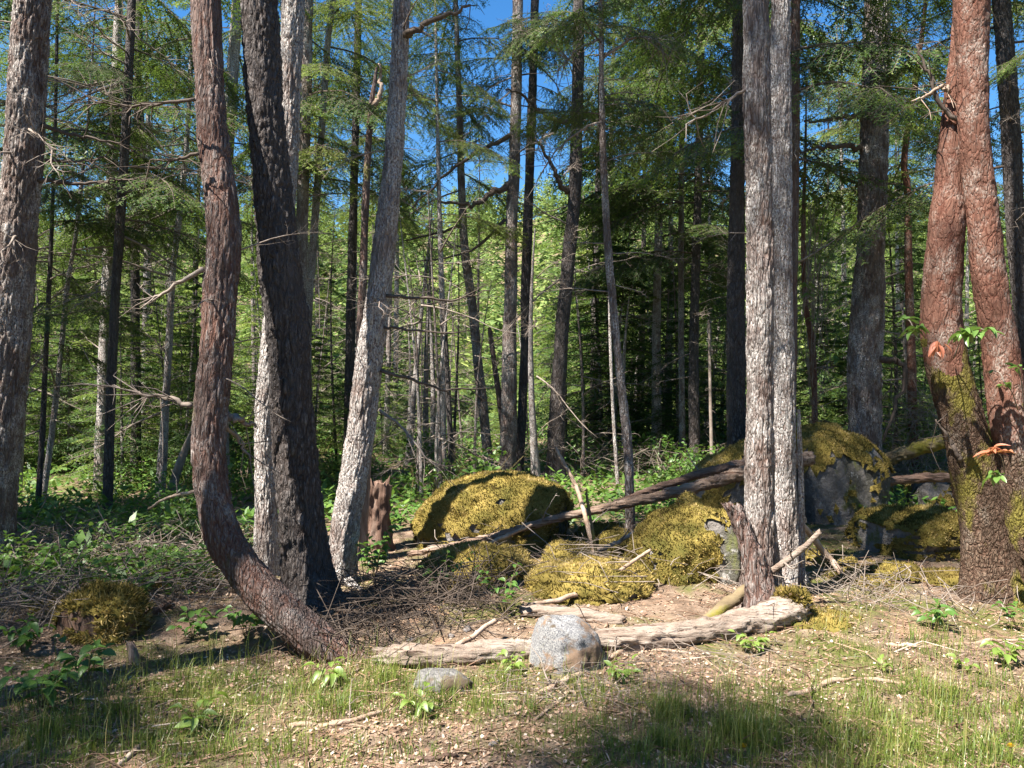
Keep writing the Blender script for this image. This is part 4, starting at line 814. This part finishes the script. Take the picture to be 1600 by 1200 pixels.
# ------------------------------------------------------------------ leafy plants
def leaf_mesh(name, mat, w_=.5, fold=.16, curl=.15, n=6):
    t = np.linspace(0, 1, n); hw = w_*.5*np.sin(np.pi*t**.85)**.8+.004; z = -curl*t*t+.05*np.sin(t*3)
    V = np.concatenate([np.stack([t, -hw, z+fold*hw*1.2], 1), np.stack([t, 0*t, z], 1), np.stack([t, hw, z+fold*hw*1.2], 1)])
    i = np.arange(n-1); F = np.concatenate([np.stack([i, i+1, n+i+1, n+i], 1), np.stack([n+i, n+i+1, 2*n+i+1, 2*n+i], 1)])
    return mk(name, V, [F], M[mat], None, True, {'rnd': np.full(len(V), .5)})
LEAF = {k: [leaf_mesh('leaf', m, w_, .3+.15*i, .1+.2*i) for i in range(3)] for k, m, w_ in (('salal', 'leaf', .58), ('bright', 'leaf_bright', .5), ('mad', 'leaf_mad', .42), ('dry', 'leaf_dry', .3))}
M['stem'] = surf('plant_stem', [(.3, (.11, .10, .04)), (.7, (.22, .17, .08))], 10)
def leafy_plant(label, px, py, kind='salal', nst=4, nl=5, h=.18, ls=.07, spread=.6, name='leafy_plant', seed=0, at=None):
    rs = random.Random(seed*31+int(px)); g = at or G(px, py); root = thing(name, label, 'plant', g); b = Buf(); lv = []
    for s_ in range(nst):
        az = s_*2.4+rs.random(); lean = spread*rs.uniform(.3, 1); hh = h*rs.uniform(.6, 1.1)
        pts = np.array([[0, 0, -.02], [math.cos(az)*lean*hh*.35, math.sin(az)*lean*hh*.35, hh*.55], [math.cos(az)*lean*hh, math.sin(az)*lean*hh, hh]])
        pts = smooth_path(pts, 7); add_tube(b, pts, np.linspace(.003, .0012, 7), 4)
        for k in range(nl):
            f = .35+.65*(k+.5)/nl; p = [float(np.interp(f, np.linspace(0, 1, 7), pts[:, c])) for c in range(3)]
            la = az+(1.2 if k % 2 else -1.2)*rs.uniform(.5, 1.3) if k < nl-1 else az
            lv.append((rs.choice(LEAF[kind]), p, (rs.uniform(-.5, .5), rs.uniform(-.55, .25), la), ls*rs.uniform(.65, 1.15)))
    st = ob('stem', b.mesh('stem', M['stem']), root)
    for m_, p_, r_, s_ in lv: ob('leaf', m_, st, p_, r_, s_)
    return root
leafy_plant('bright young sprout with pale green lobed leaves in shaded grass', 303, 1145, 'bright', 4, 4, .14, .075, 1.2, 'leafy_sprout', 1)
leafy_plant('leafy green plant in the shaded grass by the mossy corner', 62, 1110, 'salal', 6, 6, .24, .085, .9, seed=2)
leafy_plant('dark leafy plant growing up the face of the mossy stump', 135, 1080, 'salal', 5, 6, .30, .075, .6, seed=3)
leafy_plant('low leafy plant at the edge of the shade beside the mossy stump', 35, 1020, 'salal', 6, 6, .2, .07, 1., seed=4)
leafy_plant('dark leafy plant under the J-shaped foot', 385, 1000, 'salal', 6, 6, .25, .075, .9, seed=5)
leafy_plant('low dark leaves in the hollow beside the mossy stump', 300, 1000, 'salal', 6, 5, .18, .07, 1.1, seed=6)
leafy_plant('upright bright plant in the sunlit grass below the J-shaped foot', 512, 1072, 'bright', 4, 4, .13, .08, .9, seed=7)
leafy_plant('small bright round-leaved plant by the pale branch on the grass', 655, 1118, 'bright', 5, 4, .10, .06, 1.2, seed=8)
leafy_plant('little bright plant tucked against the granite rock', 800, 1052, 'bright', 4, 4, .10, .06, .9, seed=9)
leafy_plant('bright sunlit plant beside the granite rock toward the thick log', 965, 1066, 'bright', 6, 5, .11, .06, 1.3, seed=10)
leafy_plant('bright plant with its own shadow in front of the thick front log', 1178, 1022, 'bright', 6, 5, .12, .065, 1.2, seed=11)
leafy_plant('big-leaved bright plant at the sunny edge near the madrone', 1572, 1038, 'bright', 6, 4, .14, .085, 1.1, seed=12)
leafy_plant('shaded leafy plant in front of the red madrone foot', 1462, 985, 'salal', 6, 5, .16, .07, 1.1, seed=13)
leafy_plant('small bright sprout on the litter under the madrones', 1506, 1050, 'bright', 4, 3, .07, .05, 1.1, seed=14)
leafy_plant('tiny bright sprout on the pinkish litter', 1376, 1052, 'bright', 4, 3, .06, .05, 1.1, seed=15)
leafy_plant('sprawling leafy twig beside the weathered log', 790, 965, 'salal', 5, 7, .34, .06, .8, seed=16)
leafy_plant('dense leafy shrub between the leaning pale fir and the red stump', 585, 915, 'salal', 9, 8, .48, .075, .6, seed=17)
leafy_plant('leafy shrub in the dark brush in front of the moss hummock', 690, 935, 'salal', 6, 6, .28, .06, .9, seed=18)
leafy_plant('leafy plant at the foot of the madrones in shade', 1590, 985, 'salal', 5, 5, .22, .06, .9, seed=19)
leafy_plant('sunlit leafy plant at the shady edge by the thick two-toned trunk', 38, 905, 'bright', 6, 5, .22, .08, 1., seed=20)

def bush_mesh(seed, n=150, r=.45, h=.5, mat='leaf', ls=.06):
    rs = np.random.RandomState(seed); b = Buf(); lv = LEAF['salal'][0]
    LV = np.array([v.co[:] for v in lv.vertices]); LF = np.array([p.vertices[:] for p in lv.polygons])
    for k in range(n):
        az = rs.rand()*6.283; f = rs.rand(); rr = r*rs.rand()**.6*(1-.5*f); p = np.array([rr*math.cos(az), rr*math.sin(az), h*(.12+.9*f*(1-.5*(rr/r)**2))])
        e = np.array(Euler((rs.normal()*.5, rs.normal()*.5-.1, rs.rand()*6.28)).to_matrix()); b.add((LV*ls*(.6+.7*rs.rand()))@e.T+p, LF, 0, np.clip(.5+.2*rs.normal(), 0, 1))
    for k in range(14):
        az = rs.rand()*6.283; add_tube(b, np.array([[0, 0, -.03], [r*.4*math.cos(az), r*.4*math.sin(az), h*.5], [r*.8*math.cos(az+.3), r*.8*math.sin(az+.3), h*(.6+.4*rs.rand())]]), [.004, .003, .0015], 3, 1, cap=False)
    return b.mesh('foliage', [M[mat], M['stem']])
BUSH = [bush_mesh(500+i) for i in range(3)]+[bush_mesh(510, 120, .5, .35, 'leaf_bright', .05)]
rs = random.Random(17)
def bush(px, py, sc, label, k=None, Y=None):
    g = G(px, py) if Y is None else Vector((px2(px, Y), Y, h1(px2(px, Y), Y)))
    root = thing('leafy_shrub', label, 'shrub', g, 'low leafy shrubs in the woods')
    ob('foliage', BUSH[k if k is not None else rs.randrange(4)], root, (0, 0, 0), (0, 0, rs.random()*6.28), sc)
LS = 'low glossy-leaved shrub growing on the shady forest floor by the thick two-toned trunk'
for k in range(30):
    bush(rs.uniform(-20, 330), rs.uniform(755, 930), rs.uniform(.45, .95), LS)
LS2 = 'low leafy shrub at the foot of the trees behind the big mossy boulder'
for k in range(44): bush(rs.uniform(330, 1140), 0, rs.uniform(.6, 1.5), LS2, Y=rs.uniform(9.5, 19))
LS3 = 'leafy shrub among bare twigs behind the stout fir and the madrones'
for k in range(20): bush(rs.uniform(1260, 1640), 0, rs.uniform(.6, 1.4), LS3, Y=rs.uniform(9.8, 18))
LS4 = 'leafy shrub deep among the slim trunks of the shady woods'
for k in range(24): bush(rs.uniform(-40, 330), 0, rs.uniform(.6, 1.5), LS4, Y=rs.uniform(10, 18))

def leaf_cluster(root_t, px, py, Y, n, kind, ls, seed, hang=0., stem_to=None):
    root, C, base = root_t; rs = random.Random(seed); p = P(px, py, Y)-base
    for k in range(n):
        az = rs.random()*6.28; o = Vector((rs.uniform(-1, 1), rs.uniform(-1, 1), rs.uniform(-1, 1)))*ls*.35; o.z *= .5
        ob('leaf', rs.choice(LEAF[kind]), root, p+o, (rs.uniform(-.6, .6), rs.uniform(-.5, .5)+hang, az), ls*rs.uniform(.7, 1.15))
    b = Buf(); e = P(*stem_to)-base if stem_to else p+Vector((.1, .05, -.1))
    add_tube(b, smooth_path([list(e), list((p+e)/2+Vector((0, -.01, .03))), list(p)], 7), np.linspace(.005, .0025, 7), 5); ob('twig', b.mesh('twig', M['twig']), root)
leaf_cluster(MAD1, 1508, 522, 5.22, 18, 'mad', .115, 1, .1, (1490, 560, 5.5))
leaf_cluster(MAD1, 1538, 515, 5.22, 10, 'mad', .105, 2, .1, (1505, 525, 5.36))
leaf_cluster(MAD1, 1428, 515, 5.45, 10, 'mad', .10, 3, .0, (1450, 520, 5.5))
leaf_cluster(MAD1, 1412, 500, 5.5, 6, 'mad', .10, 4, .0, (1428, 515, 5.46))
leaf_cluster(MAD1, 1466, 536, 5.26, 12, 'dry', .11, 5, 1.1, (1476, 520, 5.45))
leaf_cluster(MAD1, 1558, 706, 5.05, 16, 'dry', .11, 6, -.2, (1570, 740, 5.25))
leaf_cluster(MAD1, 1563, 742, 5.03, 8, 'mad', .11, 7, .2, (1590, 760, 5.3))
leaf_cluster(MAD2, 1570, 600, 5.25, 7, 'mad', .07, 8, .1, (1590, 640, 5.4))
leaf_cluster(MAD2, 1590, 575, 5.25, 7, 'mad', .07, 9, .1, (1600, 640, 5.4))
leaf_cluster(MAD2, 1553, 580, 5.3, 3, 'mad', .045, 10, .1, (1570, 600, 5.26))
for k in range(58):
    q = random.Random(700+k); leaf_cluster(MAD3, 1258+q.uniform(-28, 80), q.uniform(250, 640), 10.1+q.uniform(-.5, .6), 5, 'mad', .11, 40+k, .1, (1262+q.uniform(0, 12), q.uniform(300, 640), 10.2))

# ------------------------------------------------------------------ grass, litter, twigs
def inreg(x, y, regs):
    w_ = np.zeros(len(x))
    for px, py, rx, ry, dn in regs:
        g = G(px, py); sx = rx/FPX*g.y; sy = abs(G(px, py-ry).y-G(px, py+ry).y)/2
        w_ = np.maximum(w_, dn*np.exp(-(((x-g.x)/sx)**2+((y-g.y)/sy)**2)**1.3))
    return w_
def scatter(n, rs, y0, y1, wx=.78, pad=.8):
    y = y0*(y1/y0)**rs.rand(n); x = (rs.rand(n)*2-1)*(wx*y+pad); return x, y
GRASS = [(560, 1085, 150, 38, 1.), (700, 1110, 140, 30, .8), (250, 1120, 230, 70, .75), (60, 1150, 160, 80, .55), (1100, 1150, 190, 60, 1.), (1350, 1170, 220, 60, 1.), (1520, 1110, 160, 60, .9),
         (950, 1090, 120, 30, .5), (1400, 1010, 160, 26, .4), (1300, 1085, 200, 35, .35), (450, 1150, 120, 60, .4), (800, 1080, 80, 30, .5), (640, 1175, 300, 40, .12), (600, 1040, 80, 20, .4), (330, 1040, 160, 30, .3)]
def grass():
    rs = np.random.RandomState(3); x, y = scatter(380000, rs, 2.5, 6.2)
    pat = np.clip(.75+.9*fbm(np.stack([x*3.2, y*3.2, 0*x], 1), 3), 0, 1.3)
    k = rs.rand(len(x)) < .70*inreg(x, y, GRASS)*pat; x, y = x[k], y[k]; n = len(x); z = H(x, y)
    tall = rs.rand(n) < .11; lush = np.clip(.6+1.1*fbm(np.stack([x*5, y*5, 0*x], 1)+11, 2), .3, 1.7)
    h = np.where(tall, rs.uniform(.12, .30, n), rs.uniform(.03, .13, n)*lush); az = rs.rand(n)*6.283; ln = rs.uniform(.1, 1.15, n)*np.where(tall, .45, 1)
    d = np.stack([np.cos(az), np.sin(az), 0*az], 1); s = np.stack([-np.sin(az), np.cos(az), 0*az], 1)*(np.where(tall, .0012, rs.uniform(.0013, .0028, n)))[:, None]
    b0 = np.stack([x, y, z-.01], 1); m = b0+d*(ln*h*.3)[:, None]+[0, 0, 1]*h[:, None]*.6; t = b0+d*(ln*h)[:, None]+[0, 0, 1]*h[:, None]*(1-.25*ln)[:, None]
    V = np.stack([b0-s, b0+s, m+s*.8, m-s*.8, t], 1).reshape(-1, 3); i = np.arange(n)[:, None]*5
    a = np.clip(.35+.25*rs.normal(size=n)+.3*tall+.2*fbm(np.stack([x*2, y*2, 0*x], 1)+4, 2), 0, 1)
    me = mk('grass', V, [i+[[0, 1, 2, 3]], i+[[3, 2, 4]]], M['grass'], None, False, {'rnd': np.repeat(a, 5)})
    tag(ob('grass', me), 'thin green and straw-coloured grass growing in the clearing', 'grass', kind='stuff')
grass()
def sticks(name, label, cat, x, y, z, rs, lo, hi, r0, r1, mat, tilt=.12, bend=.25, sides=3, tint=(.5, .25), sub=False):
    n = len(x); L = rs.uniform(lo, hi, n)*(.5+rs.rand(n)); az = rs.rand(n)*6.283; el = rs.normal(size=n)*tilt
    d = np.stack([np.cos(az)*np.cos(el), np.sin(az)*np.cos(el), np.sin(el)], 1); p = np.stack([x, y, z], 1); r = rs.uniform(r0, r1, n)
    s = nrm(np.cross(d, [0, 0, 1.])); u = np.cross(s, d)
    c = [p-d*L[:, None]*.5, p+(s*rs.normal(size=(n, 1))*bend*.35+u*rs.rand(n, 1)*bend*.25)*L[:, None]*.5, p+d*L[:, None]*.5+(s*rs.normal(size=(n, 1))*bend*.3)*L[:, None]*.5]
    if tilt < .3:
        for q in (c[0], c[2]): q[:, 2] = np.maximum(q[:, 2], H(q[:, 0], q[:, 1])+.002) if n < 60000 else q[:, 2]
    V = np.stack([c[k]+(s*math.cos(a)+u*math.sin(a))*(r*[1, .85, .4][k])[:, None] for k in range(3) for a in np.arange(sides)*2*np.pi/sides], 1).reshape(-1, 3)
    i = np.arange(n)[:, None]*3*sides; Fs = [i+[[k*sides+j, k*sides+(j+1) % sides, (k+1)*sides+(j+1) % sides, (k+1)*sides+j]] for k in range(2) for j in range(sides)]
    a = np.repeat(np.clip(tint[0]+tint[1]*rs.normal(size=n), 0, 1), 3*sides)
    return tag(ob(name, mk(name, V, [np.concatenate(Fs)], M[mat], None, True, {'rnd': a})), label, cat, kind='stuff')
rs = np.random.RandomState(8)
x, y = scatter(32000, rs, 2.5, 9); k = rs.rand(len(x)) < .35+.65*np.clip(.5+1.2*fbm(np.stack([x*1.7, y*1.7, 0*x], 1), 2), 0, 1); x, y = x[k], y[k]
sticks('needle_litter', 'dry tan needles and stalks strewn over the ground', 'litter', x, y, H(x, y)+.004, rs, .03, .08, .0007, .0018, 'litter', .12, .3)
x, y = scatter(4200, rs, 2.6, 13); sticks('twig_litter', 'small grey and brown twigs scattered over the forest floor', 'twigs', x, y, H(x, y)+.012, rs, .07, .26, .0013, .0045, 'litter', .15, .9, tint=(.35, .3))
# flakes of bark and cone scales
def flakes():
    rs = np.random.RandomState(21); x, y = scatter(90000, rs, 2.5, 8.5); k = rs.rand(len(x)) < .25+.9*np.clip(.35+fbm(np.stack([x*1.3, y*1.3, 0*x], 1)+8, 3), 0, 1); x, y = x[k], y[k]
    n = len(x); p = np.stack([x, y, H(x, y)+.003+.006*rs.rand(n)], 1); az = rs.rand(n)*6.283; a = rs.uniform(.005, .016, n)[:, None]; b_ = a*rs.uniform(.35, .9, (n, 1))
    d = np.stack([np.cos(az), np.sin(az), rs.normal(size=n)*.35], 1); s = np.stack([-np.sin(az), np.cos(az), rs.normal(size=n)*.35], 1)
    V = np.stack([p-d*a, p+s*b_, p+d*a*.8, p-s*b_*.8], 1).reshape(-1, 3)
    me = mk('bark_litter', V, [np.arange(4*n).reshape(-1, 4)], M['litter'], None, False, {'rnd': np.repeat(np.clip(.52+.28*rs.normal(size=n), 0, 1), 4)})
    tag(ob('bark_litter', me), 'reddish bark flakes and dry leaves covering the ground', 'litter', kind='stuff')
flakes()
def cover():
    rs = np.random.RandomState(77); n = 80000; y = 5.3*(26/5.3)**rs.rand(n); x = (rs.rand(n)*2-1)*(.75*y+1); k = (y > 8.2) | (x < -2.0-.35*rs.rand(n)-.5*np.clip(6.3-y, 0, 1)); x, y = x[k], y[k]; n = len(x)
    f = fbm(np.stack([x*.8, y*.8, 0*x], 1)+2, 3); k = f+.25*rs.normal(size=n) > -.15; x, y, f = x[k], y[k], f[k]; n = len(x)
    z = H(x, y)+rs.rand(n)**1.5*(.12+.35*np.clip(f+.3, 0, 1)); p = np.stack([x, y, z], 1); s_ = (.022+.03*rs.rand(n)+.0012*y)[:, None]; az = rs.rand(n)*6.283
    d = np.stack([np.cos(az), np.sin(az), .5*rs.normal(size=n)], 1); t = np.stack([-np.sin(az), np.cos(az), .4*rs.normal(size=n)], 1)
    V = np.stack([p-d*s_, p+t*s_*.5, p+d*s_, p-t*s_*.5], 1).reshape(-1, 3)
    me = mk('undergrowth', V, [np.arange(4*n).reshape(-1, 4)], M['leaf'], None, False, {'rnd': np.repeat(np.clip(.5+.25*rs.normal(size=n)+.3*f, 0, 1), 4)})
    tag(ob('undergrowth', me), 'low green undergrowth covering the floor of the woods', 'undergrowth', kind='stuff')
cover()
def slope_cover():
    rs = np.random.RandomState(78); n = 110000; y = 24*(150/24)**rs.rand(n); x = (rs.rand(n)*2-1)*(.75*y+2); f = fbm(np.stack([x*.25, y*.25, 0*x], 1)+2, 3)
    z = H(x, y)+rs.rand(n)**1.5*(.3+1.1*np.clip(f+.3, 0, 1)); p = np.stack([x, y, z], 1); s_ = (.06+.05*rs.rand(n)+.0022*y)[:, None]; az = rs.rand(n)*6.283
    d = np.stack([np.cos(az), np.sin(az), .6*rs.normal(size=n)], 1); t = np.stack([-np.sin(az), np.cos(az), .6*rs.normal(size=n)], 1)
    V = np.stack([p-d*s_, p+t*s_*.5, p+d*s_, p-t*s_*.5], 1).reshape(-1, 3)
    me = mk('slope_brush', V, [np.arange(4*n).reshape(-1, 4)], M['hillneedle'], None, False, {'rnd': np.repeat(np.clip(.35+.28*rs.normal(size=n)+.4*f, 0, 1), 4)})
    tag(ob('slope_brush', me), 'bright low brush covering the rising slope behind the woods', 'brush', kind='stuff')
slope_cover()
def heap(label, regs, n, lo, hi, hz, seed, r0=.0015, r1=.005, tilt=.5, tint=(.45, .25), y0=3., y1=14, mat='twig'):
    rs = np.random.RandomState(seed); x, y = scatter(n*30, rs, y0, y1); k = rs.rand(len(x)) < inreg(x, y, regs)
    x, y = x[k][:n], y[k][:n]; sticks('brush_pile', label, 'brush', x, y, H(x, y)+hz*rs.rand(len(x)), rs, lo, hi, r0, r1, mat, tilt, .6, tint=tint)
heap('tangle of thin dark dead twigs heaped beside the clump of three trunks', [(650, 945, 120, 30, 1), (580, 985, 80, 30, .9), (740, 925, 60, 20, .8), (520, 1010, 60, 25, .8)], 1700, .15, .55, .20, 1, .0015, .005, .5, mat='twig_dark')
heap('dry twig tangle among the small mossy stones under the pole', [(900, 860, 60, 20, 1), (1010, 830, 90, 20, .8)], 420, .12, .45, .18, 2)
heap('bleached twig tangle behind the boulders at the edge of the woods', [(1120, 735, 120, 8, 1), (1420, 760, 120, 15, 1), (980, 745, 100, 10, .6)], 1100, .25, .8, .5, 3, .002, .006, .6, (.65, .25), 7, 16)
heap('tall pale tangle of bare twigs standing behind the madrones', [(1440, 775, 75, 14, 1)], 700, .3, .9, 1.5, 9, .002, .005, .8, (.75, .2), 9, 15)
heap('dead twigs lying over the shady shrubs at the wood edge', [(150, 880, 170, 40, 1), (60, 960, 110, 30, .8), (290, 930, 70, 30, .6)], 1700, .15, .55, .25, 4, tint=(.45, .3))
heap('thin dead stalks in the hollow beside the mossy boulders', [(1330, 930, 90, 30, 1), (1480, 950, 100, 20, .7)], 800, .12, .45, .15, 5)
heap('scattered pale twigs lying over the golden moss hummocks', [(760, 890, 90, 25, 1), (930, 905, 80, 30, 1), (1060, 870, 60, 40, .8)], 420, .12, .6, .26, 12, .0015, .005, .3)
heap('stray dry twigs fallen around the granite rock', [(900, 1080, 120, 30, 1), (1060, 1030, 140, 25, .8), (1000, 1110, 100, 20, .5)], 800, .08, .35, .06, 6, .001, .003, .3)

# small stones on the path edge
rs = random.Random(4)
for k, (px, py, s_) in enumerate([(730, 985, 8), (642, 1000, 7), (705, 995, 6), (560, 1165, 7), (770, 1165, 7), (1335, 1160, 6), (1020, 1110, 6), (420, 1165, 6)]):
    g = G(px, py); n, F = _ICO[3]; V = n*(1+.25*fbm(n*1.4+k*5, 3))[:, None]*[1, .8, .6]
    tag(ob('pebble', mk('pebble', V, [F], M['granite']), None, g+Vector((0, 0, .003)), (0, 0, rs.random()*6), s_/FPX*g.y), 'small pale pebble lying on the forest litter', 'pebble', 'pebbles on the litter')
# yellow flowers
M['petal'] = leafy('yellow_petal', [(0, (.75, .42, .01)), (1, (.85, .55, .02))], .3)
def flower(px, py, top, label):
    g = G(px, py); root = thing('dandelion', label, 'flower', g); hh = EYE-(top-600)/FPX*g.y-g.z; b = Buf()
    add_tube(b, np.array([[0, 0, -.01], [.004, 0, hh*.5], [0, 0, hh]]), .0014, 5); ob('stem', b.mesh('stem', M['stem']), root)
    rs = np.random.RandomState(px); b = Buf()
    for k in range(60):
        az = k*2.4; el = .15+1.2*k/60; d = np.array([math.cos(az)*math.cos(el), math.sin(az)*math.cos(el), math.sin(el)]); s = np.array([-math.sin(az), math.cos(az), 0])*.0022
        b.add([-s+d*.002, s+d*.002, d*.019+s, d*.019-s], np.array([[0, 1, 2, 3]]), 0, rs.rand())
    ob('flower_head', b.mesh('flower_head', M['petal'], False), root, (0, 0, hh), (-.5, 0, 0))
flower(1162, 1190, 1168, 'yellow dandelion flower in the shaded grass of the clearing')
flower(1580, 1190, 1168, 'yellow dandelion flower in the grass below the madrones')
